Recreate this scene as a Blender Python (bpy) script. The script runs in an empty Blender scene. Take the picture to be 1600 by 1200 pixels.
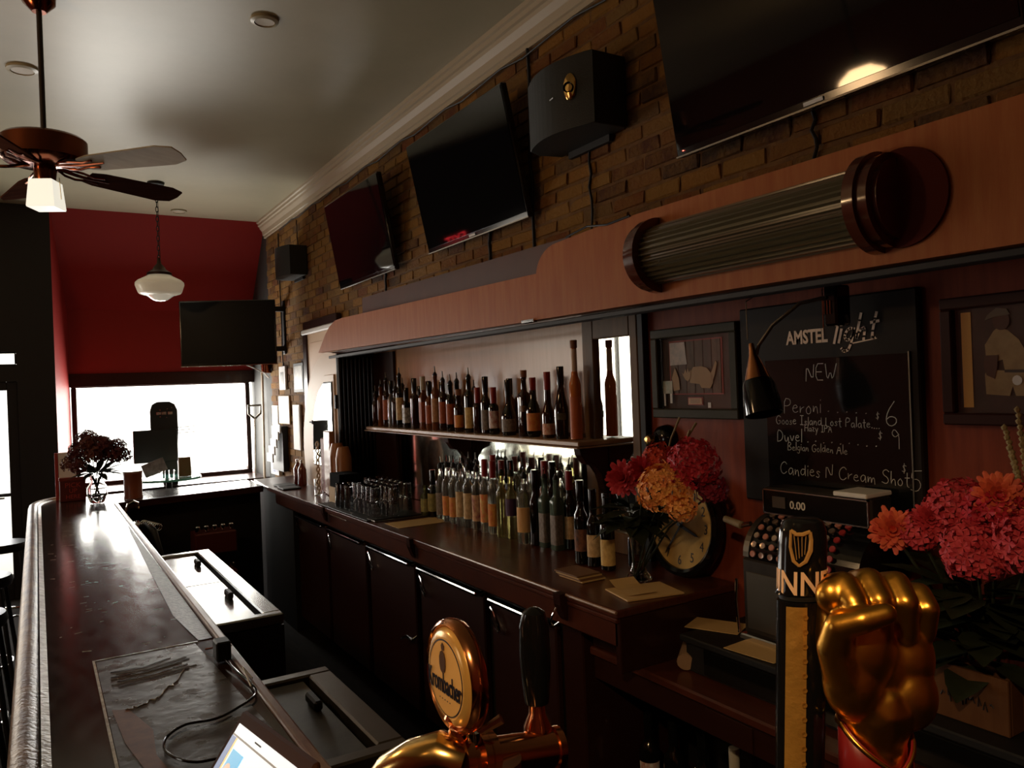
import bpy, bmesh, math, random
from mathutils import Vector, Matrix
PI = math.pi
SC = bpy.context.scene
COL = SC.collection
R = math.radians

# ---------------------------------------------------------------- camera
cam_data = bpy.data.cameras.new('camera'); cam = bpy.data.objects.new('camera', cam_data)
COL.objects.link(cam); SC.camera = cam
cam_data.sensor_width = 36; cam_data.lens = 27.435
cam_data.clip_start = 0.02; cam_data.clip_end = 200
yaw, roll = 0.547425, -0.0384368
fw = Vector((math.sin(yaw), math.cos(yaw), 0))
rt0 = Vector((math.cos(yaw), -math.sin(yaw), 0)); up0 = Vector((0, 0, 1))
rt = rt0 * math.cos(roll) + up0 * math.sin(roll)
upv = up0 * math.cos(roll) - rt0 * math.sin(roll)
cm = Matrix((rt, upv, -fw)).transposed().to_4x4(); cm.translation = Vector((0, 0, 1.82))
cam.matrix_world = cm

# ---------------------------------------------------------------- world, lights, exposure
SC.view_settings.view_transform = 'Standard'; SC.view_settings.look = 'None'
SC.view_settings.gamma = 1; SC.view_settings.use_curve_mapping = False
SC.view_settings.exposure = 0.12
w = bpy.data.worlds.new('sky'); SC.world = w; w.use_nodes = True
bg = w.node_tree.nodes['Background']; bg.inputs[0].default_value = (1, 0.96, 0.88, 1); bg.inputs[1].default_value = 2.5

def area(name, loc, rot, sx, sy, power, color, spread=180):
    l = bpy.data.lights.new(name, 'AREA'); l.shape = 'RECTANGLE'; l.size = sx; l.size_y = sy
    l.energy = power; l.color = color; l.spread = R(spread)
    o = bpy.data.objects.new(name, l); COL.objects.link(o); o.location = loc; o.rotation_euler = rot
    return o
# daylight through the shop windows (rotation 90 deg about X points the light to -Y)
area('daylight_front', (1.22, 9.62, 1.46), (-PI/2, 0, 0), 1.8, 0.98, 100, (1, 0.96, 0.88))
area('daylight_side', (-2.45, 8.85, 1.7), (-PI/2, 0, 0), 2.2, 1.9, 46, (1, 0.85, 0.66))
area('daylight_door', (-0.57, 8.85, 1.2), (-PI/2, 0, 0), 0.66, 1.6, 14, (0.97, 0.98, 1))
area('daylight_left', (-4.45, 3.4, 1.7), (0, -PI/2, 0), 0.9, 0.9, .6, (1, 0.80, 0.55))

# added fill spot, out of view, brightening the taps and lower right
sp = bpy.data.lights.new('fill_spot', 'SPOT'); sp.energy = 75; sp.color = (1, .66, .34); sp.spot_size = R(42); sp.spot_blend = .6; sp.shadow_soft_size = .05
so = bpy.data.objects.new('fill_spot', sp); COL.objects.link(so); so.location = (-.75, -.25, 2.75)
so.rotation_euler = (Vector((.85, .85, 1.32)) - so.location).to_track_quat('-Z', 'Y').to_euler()

# ---------------------------------------------------------------- materials
MATS = {}
def mat(name, col=(0.5, 0.5, 0.5), rough=0.5, metal=0.0, trans=0.0, spec=0.5, coat=0.0, emit=None, es=0.0, ior=1.45,
        noise=None, nscale=8, nstretch=(1, 1, 1), bump=0.0, bscale=30, rnoise=None, alpha=1):
    """noise: second colour mixed in by stretched noise in object space."""
    if name in MATS: return MATS[name]
    m = bpy.data.materials.new(name); m.use_nodes = True; nt = m.node_tree; N = nt.nodes; L = nt.links
    b = N['Principled BSDF']
    b.inputs['Base Color'].default_value = (*col, 1); b.inputs['Roughness'].default_value = rough
    b.inputs['Metallic'].default_value = metal; b.inputs['Transmission Weight'].default_value = trans
    b.inputs['Specular IOR Level'].default_value = spec; b.inputs['Coat Weight'].default_value = coat
    b.inputs['Coat Roughness'].default_value = 0.08; b.inputs['IOR'].default_value = ior
    if emit: b.inputs['Emission Color'].default_value = (*emit, 1); b.inputs['Emission Strength'].default_value = es
    if noise or bump or rnoise:
        tc = N.new('ShaderNodeTexCoord'); mp = N.new('ShaderNodeMapping'); mp.inputs['Scale'].default_value = nstretch
        L.new(tc.outputs['Object'], mp.inputs['Vector'])
    if noise:
        n = N.new('ShaderNodeTexNoise'); n.inputs['Scale'].default_value = nscale; n.inputs['Detail'].default_value = 6
        n.inputs['Roughness'].default_value = 0.65
        L.new(mp.outputs[0], n.inputs['Vector'])
        r = N.new('ShaderNodeMapRange'); r.inputs[1].default_value = 0.35; r.inputs[2].default_value = 0.68
        L.new(n.outputs['Fac'], r.inputs[0])
        mx = N.new('ShaderNodeMix'); mx.data_type = 'RGBA'
        mx.inputs[6].default_value = (*col, 1); mx.inputs[7].default_value = (*noise, 1)
        L.new(r.outputs[0], mx.inputs[0]); L.new(mx.outputs[2], b.inputs['Base Color'])
    if rnoise:
        n3 = N.new('ShaderNodeTexNoise'); n3.inputs['Scale'].default_value = rnoise[0]; n3.inputs['Detail'].default_value = 5
        L.new(mp.outputs[0], n3.inputs['Vector'])
        r3 = N.new('ShaderNodeMapRange'); r3.inputs[1].default_value = 0.35; r3.inputs[2].default_value = 0.7
        r3.inputs[3].default_value = rnoise[1]; r3.inputs[4].default_value = rnoise[2]
        L.new(n3.outputs['Fac'], r3.inputs[0]); L.new(r3.outputs[0], b.inputs['Roughness'])
    if bump:
        n2 = N.new('ShaderNodeTexNoise'); n2.inputs['Scale'].default_value = bscale; n2.inputs['Detail'].default_value = 4
        L.new(mp.outputs[0], n2.inputs['Vector'])
        bp = N.new('ShaderNodeBump'); bp.inputs['Strength'].default_value = bump; bp.inputs['Distance'].default_value = 0.004
        L.new(n2.outputs['Fac'], bp.inputs['Height']); L.new(bp.outputs[0], b.inputs['Normal'])
    MATS[name] = m; return m

def brick_mat():
    m = bpy.data.materials.new('brick_clay'); m.use_nodes = True; N = m.node_tree.nodes; L = m.node_tree.links; b = N['Principled BSDF']
    g = N.new('ShaderNodeNewGeometry'); oi = N.new('ShaderNodeObjectInfo')
    add = N.new('ShaderNodeMath'); add.operation = 'ADD'
    L.new(g.outputs['Random Per Island'], add.inputs[0]); L.new(oi.outputs['Random'], add.inputs[1])
    wn = N.new('ShaderNodeTexWhiteNoise'); wn.noise_dimensions = '1D'; L.new(add.outputs[0], wn.inputs['W'])
    cr = N.new('ShaderNodeValToRGB'); e = cr.color_ramp.elements
    e[0].position = 0; e[0].color = (0.17, 0.055, 0.018, 1); e[1].position = 1; e[1].color = (0.05, 0.028, 0.024, 1)
    for p, c in ((0.12, (0.08, 0.035, 0.022, 1)), (0.2, (0.27, 0.125, 0.03, 1)), (0.45, (0.24, 0.125, 0.032, 1)), (0.6, (0.16, 0.055, 0.02, 1)), (0.8, (0.22, 0.125, 0.04, 1))):
        x = e.new(p); x.color = c
    L.new(wn.outputs['Value'], cr.inputs[0])
    n = N.new('ShaderNodeTexNoise'); n.inputs['Scale'].default_value = 6; n.inputs['Detail'].default_value = 8; n.inputs['Roughness'].default_value = 0.7
    L.new(g.outputs['Position'], n.inputs['Vector'])
    r = N.new('ShaderNodeMapRange'); r.inputs[1].default_value = 0.42; r.inputs[2].default_value = 0.62; r.inputs[3].default_value = 0.0; r.inputs[4].default_value = 0.6
    L.new(n.outputs['Fac'], r.inputs[0])
    mx = N.new('ShaderNodeMix'); mx.data_type = 'RGBA'; mx.inputs[7].default_value = (0.22, 0.115, 0.028, 1)
    L.new(cr.outputs[0], mx.inputs[6]); L.new(r.outputs[0], mx.inputs[0]); L.new(mx.outputs[2], b.inputs['Base Color'])
    n2 = N.new('ShaderNodeTexNoise'); n2.inputs['Scale'].default_value = 55; n2.inputs['Detail'].default_value = 5
    L.new(g.outputs['Position'], n2.inputs['Vector'])
    bp = N.new('ShaderNodeBump'); bp.inputs['Strength'].default_value = 0.8; bp.inputs['Distance'].default_value = 0.01
    L.new(n2.outputs['Fac'], bp.inputs['Height']); L.new(bp.outputs[0], b.inputs['Normal'])
    b.inputs['Roughness'].default_value = 0.85; b.inputs['Specular IOR Level'].default_value = 0.12
    MATS['brick'] = m; return m
M_brick = brick_mat()
M_mortar = mat('mortar', (0.20, 0.10, 0.028), 0.9, noise=(0.10, 0.045, 0.015), nscale=12, bump=0.8, bscale=80)
M_ceil = mat('ceiling_paint', (0.46, 0.42, 0.29), 0.36, spec=0.5, bump=0.10, bscale=2.2, noise=(0.40, 0.365, 0.25), nscale=1.2)
M_crown = mat('crown_paint', (0.50, 0.42, 0.30), 0.45)
M_red = mat('red_paint', (0.30, 0.020, 0.016), 0.6, spec=0.25, bump=0.15, bscale=60)
M_black = mat('black_paint', (0.012, 0.010, 0.010), 0.6)
M_blackgl = mat('gloss_black', (0.006, 0.006, 0.006), 0.12)
M_blackmt = mat('matt_black', (0.01, 0.01, 0.01), 0.55)
M_screen = mat('dark_screen', (0.004, 0.004, 0.005), 0.04, spec=0.5)
M_floor = mat('floor_boards', (0.02, 0.015, 0.010), 0.85, spec=0.1, noise=(0.012, 0.008, 0.006), nscale=4, nstretch=(6, 1, 1))
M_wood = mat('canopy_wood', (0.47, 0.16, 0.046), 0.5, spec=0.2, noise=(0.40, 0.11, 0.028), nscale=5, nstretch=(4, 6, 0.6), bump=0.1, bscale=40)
M_wood2 = mat('back_panel_wood', (0.50, 0.25, 0.11), 0.22, spec=0.45, noise=(0.43, 0.205, 0.09), nscale=5, nstretch=(4, 5, 0.5))
M_panel = mat('wall_panel_wood', (0.27, 0.055, 0.022), 0.5, spec=0.2, noise=(0.19, 0.035, 0.015), nscale=5, nstretch=(4, 6, 0.6))
M_olive = mat('aged_trim_wood', (0.19, 0.105, 0.05), 0.45, spec=0.2, noise=(0.14, 0.08, 0.04), nscale=6, nstretch=(4, 6, 0.6))
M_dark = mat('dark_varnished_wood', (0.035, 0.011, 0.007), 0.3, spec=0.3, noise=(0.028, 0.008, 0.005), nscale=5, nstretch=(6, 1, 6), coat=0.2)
M_bar = mat('bar_top_wood', (0.034, 0.015, 0.009), 0.2, noise=(0.016, 0.008, 0.005), nscale=7, nstretch=(3, 1, 1), bump=0.03, bscale=14, rnoise=(9, 0.14, 0.19), coat=0.0, spec=0.55)
M_counter = mat('counter_wood', (0.10, 0.026, 0.012), 0.28, noise=(0.06, 0.015, 0.008), nscale=7, nstretch=(6, 1, 1), coat=0.1, bump=0.08, bscale=30)
M_rail = mat('worn_rail_wood', (0.30, 0.18, 0.07), 0.38, noise=(0.09, 0.04, 0.018), nscale=4, nstretch=(3, 3, 3), bump=0.8, bscale=24)
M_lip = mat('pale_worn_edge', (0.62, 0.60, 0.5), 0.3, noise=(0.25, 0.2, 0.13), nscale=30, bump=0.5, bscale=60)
M_steel = mat('stainless_steel', (0.6, 0.6, 0.58), 0.22, metal=1, bump=0.15, bscale=8)
M_steeld = mat('dull_steel', (0.16, 0.14, 0.11), 0.4, metal=0.9, bump=0.2, bscale=20)
M_chrome = mat('chrome', (0.8, 0.8, 0.8), 0.08, metal=1)
M_copper = mat('polished_copper', (0.78, 0.32, 0.13), 0.16, metal=1)
M_brass = mat('polished_brass', (0.75, 0.48, 0.16), 0.18, metal=1)
M_gold = mat('gold_paint', (0.80, 0.40, 0.06), 0.30, metal=1, bump=0.1, bscale=60)
M_bronze = mat('bronze', (0.20, 0.06, 0.028), 0.2, metal=1)
M_mirror = mat('mirror_glass', (0.85, 0.88, 0.84), 0.02, metal=1)
M_amirror = mat('aged_mirror', (0.8, 0.82, 0.7), 0.06, metal=1, noise=(0.45, 0.45, 0.33), nscale=18)
M_cream = mat('cream_paint', (0.75, 0.55, 0.38), 0.45)
M_white = mat('white_paper', (0.8, 0.8, 0.78), 0.6)
M_tan = mat('tan_paper', (0.62, 0.42, 0.18), 0.6)
M_glass = mat('clear_glass', (1, 1, 1), 0.02, trans=1, ior=1.45)
def thin_glass(name, refl=1.0):
    m = bpy.data.materials.new(name); m.use_nodes = True; N = m.node_tree.nodes; L = m.node_tree.links; N.remove(N['Principled BSDF'])
    t = N.new('ShaderNodeBsdfTransparent'); g = N.new('ShaderNodeBsdfGlossy'); g.inputs['Roughness'].default_value = .02
    lw = N.new('ShaderNodeLayerWeight'); pw = N.new('ShaderNodeMath'); pw.operation = 'POWER'; pw.inputs[1].default_value = 4
    f = N.new('ShaderNodeMath'); f.operation = 'MULTIPLY_ADD'; f.inputs[1].default_value = .2; f.inputs[2].default_value = .03; x = N.new('ShaderNodeMixShader')
    L.new(lw.outputs['Facing'], pw.inputs[0]); L.new(pw.outputs[0], f.inputs[0]); L.new(f.outputs[0], x.inputs[0]); L.new(t.outputs[0], x.inputs[1]); L.new(g.outputs[0], x.inputs[2]); L.new(x.outputs[0], N['Material Output'].inputs[0])
    MATS[name] = m; return m
M_wglass = thin_glass('window_pane')
M_opal = mat('opal_glass', (0.85, 0.78, 0.62), 0.25, emit=(1, 0.85, 0.6), es=0.12)
M_fanlit = mat('frosted_fan_shade', (0.85, 0.82, 0.7), 0.3, emit=(1, 0.95, 0.8), es=0.75)
M_lamp = mat('lit_globe', (1, 0.9, 0.7), 0.3, emit=(1, 0.62, 0.30), es=42)
M_lamp2 = mat('dim_lit_globe', (1, 0.9, 0.7), 0.3, emit=(1, 0.55, 0.2), es=2)
M_chalk = mat('chalk', (0.62, 0.62, 0.6), 0.9)
M_print = mat('dark_ink', (0.02, 0.015, 0.015), 0.5)
M_leaf = mat('dark_leaf', (0.028, 0.034, 0.016), 0.6, spec=0.2, noise=(0.015, 0.02, 0.009), nscale=20)
M_stem = mat('plant_stem', (0.3, 0.22, 0.09), 0.6)
M_cable = mat('black_cable', (0.012, 0.010, 0.009), 0.5)

# ---------------------------------------------------------------- geometry helpers
class MB:
    def __init__(s): s.bm = bmesh.new()
    def box(s, x0, y0, z0, x1, y1, z1, bev=0.0, seg=1):
        r = bmesh.ops.create_cube(s.bm, size=1.0); vs = r['verts']
        for v in vs:
            v.co = Vector((x0 + (v.co.x + .5) * (x1 - x0), y0 + (v.co.y + .5) * (y1 - y0), z0 + (v.co.z + .5) * (z1 - z0)))
        if bev > 0:
            es = list({e for v in vs for e in v.link_edges})
            bmesh.ops.bevel(s.bm, geom=es, offset=bev, segments=seg, affect='EDGES', profile=0.5)
        return s
    def lathe(s, prof, n=20, ctr=(0, 0, 0), axis='Z', sx=1.0, sy=1.0):
        rings = []
        c = Vector(ctr)
        def P(r, h, a):
            p = Vector((r * math.cos(a) * sx, r * math.sin(a) * sy, h))
            if axis == 'X': p = Vector((p.z, p.x, p.y))
            elif axis == 'Y': p = Vector((p.y, p.z, p.x))
            return c + p
        for (r, h) in prof:
            if r < 1e-6: rings.append([s.bm.verts.new(P(0, h, 0))])
            else: rings.append([s.bm.verts.new(P(r, h, 2 * PI * k / n)) for k in range(n)])
        for A, B in zip(rings, rings[1:]):
            for k in range(n):
                k2 = (k + 1) % n
                if len(A) == 1 and len(B) == 1: continue
                if len(A) == 1: s.bm.faces.new((A[0], B[k2], B[k]))
                elif len(B) == 1: s.bm.faces.new((A[k], A[k2], B[0]))
                else: s.bm.faces.new((A[k], A[k2], B[k2], B[k]))
        return s
    def cyl(s, p0, p1, r0, r1=None, n=12, cap=True):
        return s.tube([p0, p1], [r0, r0 if r1 is None else r1], n, cap)
    def tube(s, pts, rad, n=8, cap=True):
        pts = [Vector(p) for p in pts]
        if not isinstance(rad, (list, tuple)): rad = [rad] * len(pts)
        rings = []; prev = None
        for i, p in enumerate(pts):
            t = (pts[min(i + 1, len(pts) - 1)] - pts[max(i - 1, 0)]).normalized()
            if prev is None:
                a = Vector((0, 0, 1)) if abs(t.z) < 0.9 else Vector((1, 0, 0))
                u = t.cross(a).normalized()
            else:
                u = (prev - t * prev.dot(t)).normalized()
            prev = u; v = t.cross(u)
            rings.append([s.bm.verts.new(p + (u * math.cos(2 * PI * k / n) + v * math.sin(2 * PI * k / n)) * rad[i]) for k in range(n)])
        for A, B in zip(rings, rings[1:]):
            for k in range(n): s.bm.faces.new((A[k], A[(k + 1) % n], B[(k + 1) % n], B[k]))
        if cap:
            s.bm.faces.new(rings[0][::-1]); s.bm.faces.new(rings[-1])
        return s
    def prism(s, poly, d, axis='Z', at=0.0, bev=0.0):
        """poly: 2-D outline; axis Z: (x,y) -> z at..at+d ; X: (y,z) ; Y: (x,z)"""
        def P(a, b, h):
            return {'Z': (a, b, h), 'X': (h, a, b), 'Y': (a, h, b)}[axis]
        A = [s.bm.verts.new(P(a, b, at)) for a, b in poly]; B = [s.bm.verts.new(P(a, b, at + d)) for a, b in poly]
        f0 = s.bm.faces.new(A[::-1]); f1 = s.bm.faces.new(B)
        for i in range(len(poly)):
            j = (i + 1) % len(poly); s.bm.faces.new((A[i], A[j], B[j], B[i]))
        if bev > 0:
            es = [e for e in f1.edges] + [e for e in f0.edges]
            bmesh.ops.bevel(s.bm, geom=es, offset=bev, segments=2, affect='EDGES', profile=0.5)
        return s
    def quad(s, *p):
        s.bm.faces.new([s.bm.verts.new(q) for q in p]); return s
    def xf(s, m): s.bm.transform(m); return s
    def build(s, name, m, parent=None, smooth=False, loc=None, ang=40):
        bm = s.bm
        bmesh.ops.recalc_face_normals(bm, faces=bm.faces[:])
        me = bpy.data.meshes.new(name)
        if smooth:
            for f in bm.faces: f.smooth = True
            for e in bm.edges:
                if len(e.link_faces) == 2 and e.calc_face_angle(0) > R(ang): e.smooth = False
        bm.to_mesh(me); bm.free()
        me.materials.append(m)
        o = bpy.data.objects.new(name, me); COL.objects.link(o)
        if parent: o.parent = parent
        if loc: o.location = loc
        return o

def thing(name, label, cat, loc=(0, 0, 0), rz=0.0, group=None):
    o = bpy.data.objects.new(name, None); COL.objects.link(o); o.location = loc; o.rotation_euler = (0, 0, rz)
    o.empty_display_size = 0.1
    o['label'] = label; o['category'] = cat
    if group: o['group'] = group
    return o
def tag(o, label, cat, group=None):
    o['label'] = label; o['category'] = cat
    if group: o['group'] = group
    return o
def struct(o): o['kind'] = 'structure'; return o
def child(o, name, me, parent, m=None, loc=(0, 0, 0), rz=0):
    c = bpy.data.objects.new(name, me); COL.objects.link(c); c.parent = parent; c.location = loc; c.rotation_euler = (0, 0, rz); return c
def copy_thing(root, loc, rz, label, group=None):
    r = root.copy(); COL.objects.link(r); r.location = loc; r.rotation_euler = (0, 0, rz); r['label'] = label
    if group: r['group'] = group
    for c in root.children:
        d = c.copy(); COL.objects.link(d); d.parent = r
    return r

# text: flat lettering as thin mesh. The frame (origin, right, up) places it on its surface.
def text_mesh(s, size, ext=0.0006, off=0.0, shear=0.0, sx=1.0, align='LEFT', sp=1.0):
    c = bpy.data.curves.new('lettering', 'FONT'); c.body = s; c.size = size; c.extrude = ext; c.offset = off
    c.shear = shear; c.align_x = align; c.space_character = sp; c.resolution_u = 3
    o = bpy.data.objects.new('lettering', c); COL.objects.link(o)
    dg = bpy.context.evaluated_depsgraph_get(); me = bpy.data.meshes.new_from_object(o.evaluated_get(dg))
    bpy.data.objects.remove(o); bpy.data.curves.remove(c)
    for v in me.vertices: v.co.x *= sx
    return me
def frame(org, right, up):
    r = Vector(right).normalized(); u = Vector(up).normalized(); n = r.cross(u)
    m = Matrix((r, u, n)).transposed().to_4x4(); m.translation = Vector(org); return m
def put_text(name, s, size, org, right, up, m, parent=None, **k):
    me = text_mesh(s, size, **k); me.transform(frame(org, right, up)); me.materials.clear(); me.materials.append(m)
    o = bpy.data.objects.new(name, me); COL.objects.link(o)
    if parent: o.parent = parent
    return o

# handwriting: single-stroke letters
G = {'A':[[(0,0),(.3,1),(.6,0)],[(.12,.4),(.48,.4)]],'B':[[(0,0),(0,1),(.4,.95),(.45,.7),(.05,.5),(.5,.35),(.45,.05),(0,0)]],
'C':[[(.6,.8),(.4,1),(.1,.8),(0,.45),(.1,.1),(.35,0),(.6,.2)]],'D':[[(0,0),(0,1),(.4,.85),(.55,.5),(.4,.1),(0,0)]],
'E':[[(.5,1),(0,1),(0,0),(.5,0)],[(0,.5),(.4,.5)]],'G':[[(.6,.8),(.35,1),(.05,.75),(0,.35),(.2,0),(.5,.05),(.6,.4),(.35,.4)]],
'H':[[(0,0),(0,1)],[(.5,0),(.5,1)],[(0,.5),(.5,.5)]],'I':[[(.2,0),(.2,1)],[(0,1),(.4,1)],[(0,0),(.4,0)]],
'L':[[(0,1),(0,0),(.45,.02)]],'N':[[(0,0),(.02,1),(.5,0),(.55,1)]],'P':[[(0,0),(0,1),(.45,.95),(.5,.65),(.3,.5),(0,.5)]],
'S':[[(.5,.85),(.3,1),(.05,.85),(.1,.6),(.4,.45),(.5,.2),(.3,0),(0,.12)]],'W':[[(0,1),(.15,0),(.35,.6),(.5,0),(.75,1)]],
'a':[[(.4,.45),(.2,.55),(0,.3),(.12,0),(.35,.15),(.4,.5),(.45,0)]],'b':[[(0,1),(0,0),(.3,.05),(.4,.3),(.2,.5),(0,.35)]],
'c':[[(.35,.45),(.15,.5),(0,.25),(.12,0),(.35,.08)]],'d':[[(.4,.45),(.15,.5),(0,.22),(.15,0),(.4,.15),(.42,1),(.45,0)]],
'e':[[(0,.28),(.38,.32),(.25,.52),(.05,.42),(0,.15),(.2,0),(.4,.1)]],'f':[[(.35,.9),(.2,1),(.12,0)],[(0,.5),(.3,.5)]],
'g':[[(.4,.45),(.15,.52),(0,.25),(.15,.02),(.38,.12),(.4,.5),(.38,-.3),(.15,-.4),(0,-.25)]],'h':[[(0,1),(0,0),(.1,.4),(.3,.45),(.35,0)]],
'i':[[(.05,.5),(.05,0)],[(.05,.72),(.07,.78)]],'l':[[(.05,1),(.05,0)]],'m':[[(0,.5),(0,0),(.1,.45),(.25,.45),(.27,0),(.35,.42),(.5,.45),(.55,0)]],
'n':[[(0,.5),(0,0),(.1,.42),(.28,.48),(.35,0)]],'o':[[(.2,.5),(0,.3),(.08,.02),(.3,.02),(.38,.28),(.2,.5)]],
'r':[[(0,.5),(0,0),(.05,.35),(.3,.48)]],'s':[[(.32,.42),(.15,.52),(.03,.4),(.3,.18),(.2,0),(0,.08)]],'t':[[(.15,.95),(.15,.05),(.3,0)],[(0,.6),(.32,.62)]],
'u':[[(0,.5),(.05,.05),(.25,.02),(.35,.48),(.4,0)]],'v':[[(0,.5),(.18,0),(.35,.5)]],'y':[[(0,.5),(.18,.05)],[(.38,.5),(.1,-.4)]],'z':[[(0,.5),(.35,.5),(0,0),(.35,0)]],
'$':[[(.4,.75),(.2,.85),(.05,.7),(.35,.4),(.2,.2),(0,.3)],[(.2,1),(.2,.08)]],'5':[[(.5,1),(.05,.95),(.02,.55),(.35,.6),(.5,.3),(.3,0),(0,.08)]],
'6':[[(.35,1),(.08,.6),(0,.2),(.2,0),(.45,.12),(.45,.35),(.2,.42),(.03,.28)]],'9':[[(.4,.7),(.15,1),(0,.75),(.2,.55),(.4,.75),(.42,0)]],
'.':[[(.05,0),(.1,.03)]]}
def strokes(txt, size, w, org, right, up, rnd=None, slant=0.0):
    o = Vector(org); r = Vector(right).normalized(); u = Vector(up).normalized(); n = r.cross(u)
    mb = MB(); x = 0.0
    for ch in txt:
        if ch == ' ': x += .4 * size; continue
        g = G[ch]; wd = max(p[0] for st in g for p in st); jy = rnd.uniform(-.06, .06) if rnd else 0; sc = size * (rnd.uniform(.92, 1.08) if rnd else 1)
        for st in g:
            P = [Vector((x + (a + slant * b) * sc, (b + jy) * sc)) for a, b in st]
            if len(P) > 2:      # one Chaikin pass rounds the stroke
                Q = [P[0]]
                for a, b in zip(P, P[1:]): Q += [a.lerp(b, .25), a.lerp(b, .75)]
                P = Q + [P[-1]]
            for a, b in zip(P, P[1:]):
                d = (b - a); 
                if d.length < 1e-6: continue
                d = d.normalized() * w * .5; q = Vector((-d.y, d.x))
                c = [a - d * .6 - q, b + d * .6 - q, b + d * .6 + q, a - d * .6 + q]
                mb.quad(*[o + r * p.x + u * p.y + n * 0.0012 for p in c])
        x += (wd + .16) * sc
    return mb

# ================================================================ SETTING
XW, YF, YW, ZC = 2.18, 8.6, 9.4, 3.68
struct(MB().box(-4.4, -3.2, -0.1, 2.5, 9.9, 0).build('floor', M_floor))
struct(MB().box(-4.4, -3.2, ZC, 2.4, 8.62, ZC + .1).build('ceiling', M_ceil))
struct(MB().box(-4.4, -3.2, 0, 2.4, -3.1, ZC).build('wall_back', M_panel))
# left wall with a tall window opening
lw = MB()
lw.box(-4.4, -3.2, 0, -4.2, 2.9, ZC).box(-4.4, 3.9, 0, -4.2, 8.8, ZC).box(-4.4, 2.9, 0, -4.2, 3.9, 1.2).box(-4.4, 2.9, 2.2, -4.2, 3.9, ZC)
struct(lw.build('wall_left', M_panel))
def window(n, x0, z0, x1, z1, y, bars=(), fm=None, fw_=0.05, label=None):
    f = MB(); d0, d1 = y - .04, y + .05
    f.box(x0 - fw_, d0, z1, x1 + fw_, d1, z1 + fw_, .006).box(x0 - fw_, d0, z0 - fw_, x1 + fw_, d1, z0, .006)
    f.box(x0 - fw_, d0, z0, x0, d1, z1, .006).box(x1, d0, z0, x1 + fw_, d1, z1, .006)
    for b in bars: f.box(b - .02, d0 + .01, z0, b + .02, d1 - .01, z1)
    fr = struct(f.build(n, fm or M_black))
    MB().box(x0, y - .004, z0, x1, y + .004, z1).build('pane', M_wglass, fr)
    return fr
# front wall, left part (black) with a door, a transom and a wide side window
fwb = MB()
y0, y1 = YF, YF + .14
fwb.box(-4.2, y0, 0, -3.65, y1, ZC).box(-3.65, y0, 2.6, -1.15, y1, ZC).box(-3.65, y0, 0, -1.15, y1, .75)
fwb.box(-1.15, y0, 0, -.98, y1, ZC).box(-.98, y0, 2.02, -.15, y1, 2.17).box(-.98, y0, 2.30, -.15, y1, ZC)
fwb.box(-.15, y0, 0, .16, y1, ZC)
struct(fwb.build('wall_front_left', M_black))
window('window_2', -3.6, .8, -1.2, 2.55, YF + .07, bars=(-2.75, -2.0))
window('window_3', -.96, 2.185, -.165, 2.285, YF + .07, fw_=.015)
# door with full glass
dm = MB(); dy0, dy1 = YF + .03, YF + .08
dm.box(-.98, dy0, 0, -.90, dy1, 2.02, .004).box(-.235, dy0, 0, -.15, dy1, 2.02, .004).box(-.90, dy0, 1.94, -.235, dy1, 2.02, .004)
dm.box(-.90, dy0, 0, -.235, dy1, .20, .004).box(-.90, dy0, .955, -.235, dy1, .985, .004)
dr = struct(dm.build('door_1', M_black))
MB().box(-.90, dy0 + .02, .20, -.235, dy0 + .03, 1.94).build('pane', M_wglass, dr)
MB().cyl((-.84, dy0 - .05, .95), (-.28, dy0 - .05, .95), .012, n=10).box(-.84, dy0 - .05, .94, -.82, dy0 + .01, .96).box(-.30, dy0 - .05, .94, -.28, dy0 + .01, .96).build('push_bar', M_steel, dr)
# splayed alcove of the shop window: cheek, sloping bulkhead, upright wall
struct(MB().prism([(.16, YF), (.30, YW), (.22, YW + .05), (.08, YF + .14)], ZC, 'Z', 0).build('wall_cheek', M_red))
struct(MB().quad((.16, YF + .02, ZC), (XW, YF + .02, ZC), (XW, YW, 2.78), (.30, YW, 2.78)).quad((.16, YF + .02, ZC + .05), (XW, YF + .02, ZC + .05), (XW, YW + .05, 2.8), (.30, YW + .05, 2.8)).build('trim_1', M_red))
fwm = MB()
fwm.box(.25, YW, 2.04, XW + .1, YW + .12, 2.80).box(.25, YW, 0, XW + .1, YW + .12, .90)
struct(fwm.build('wall_front', M_red))
struct(MB().box(.28, YW - .03, 1.96, XW, YW - .001, 2.10, .004).build('trim_2', M_dark))
window('window_1', .36, .95, 2.08, 1.95, YW + .03, fm=M_dark)
struct(MB().box(.3, YW - .68, .86, XW - .02, YW - .01, .905, .006).build('window_sill', M_dark))
struct(MB().box(.34, YW - .34, .3, XW - .05, YW - .30, .84, .004).build('trim_6', M_dark))
# pavement beyond the glass
struct(MB().box(-6, YW + .2, -.15, 8, 22, -.02).build('pavement', mat('pavement', (.55, .55, .53), .9)))

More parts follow.
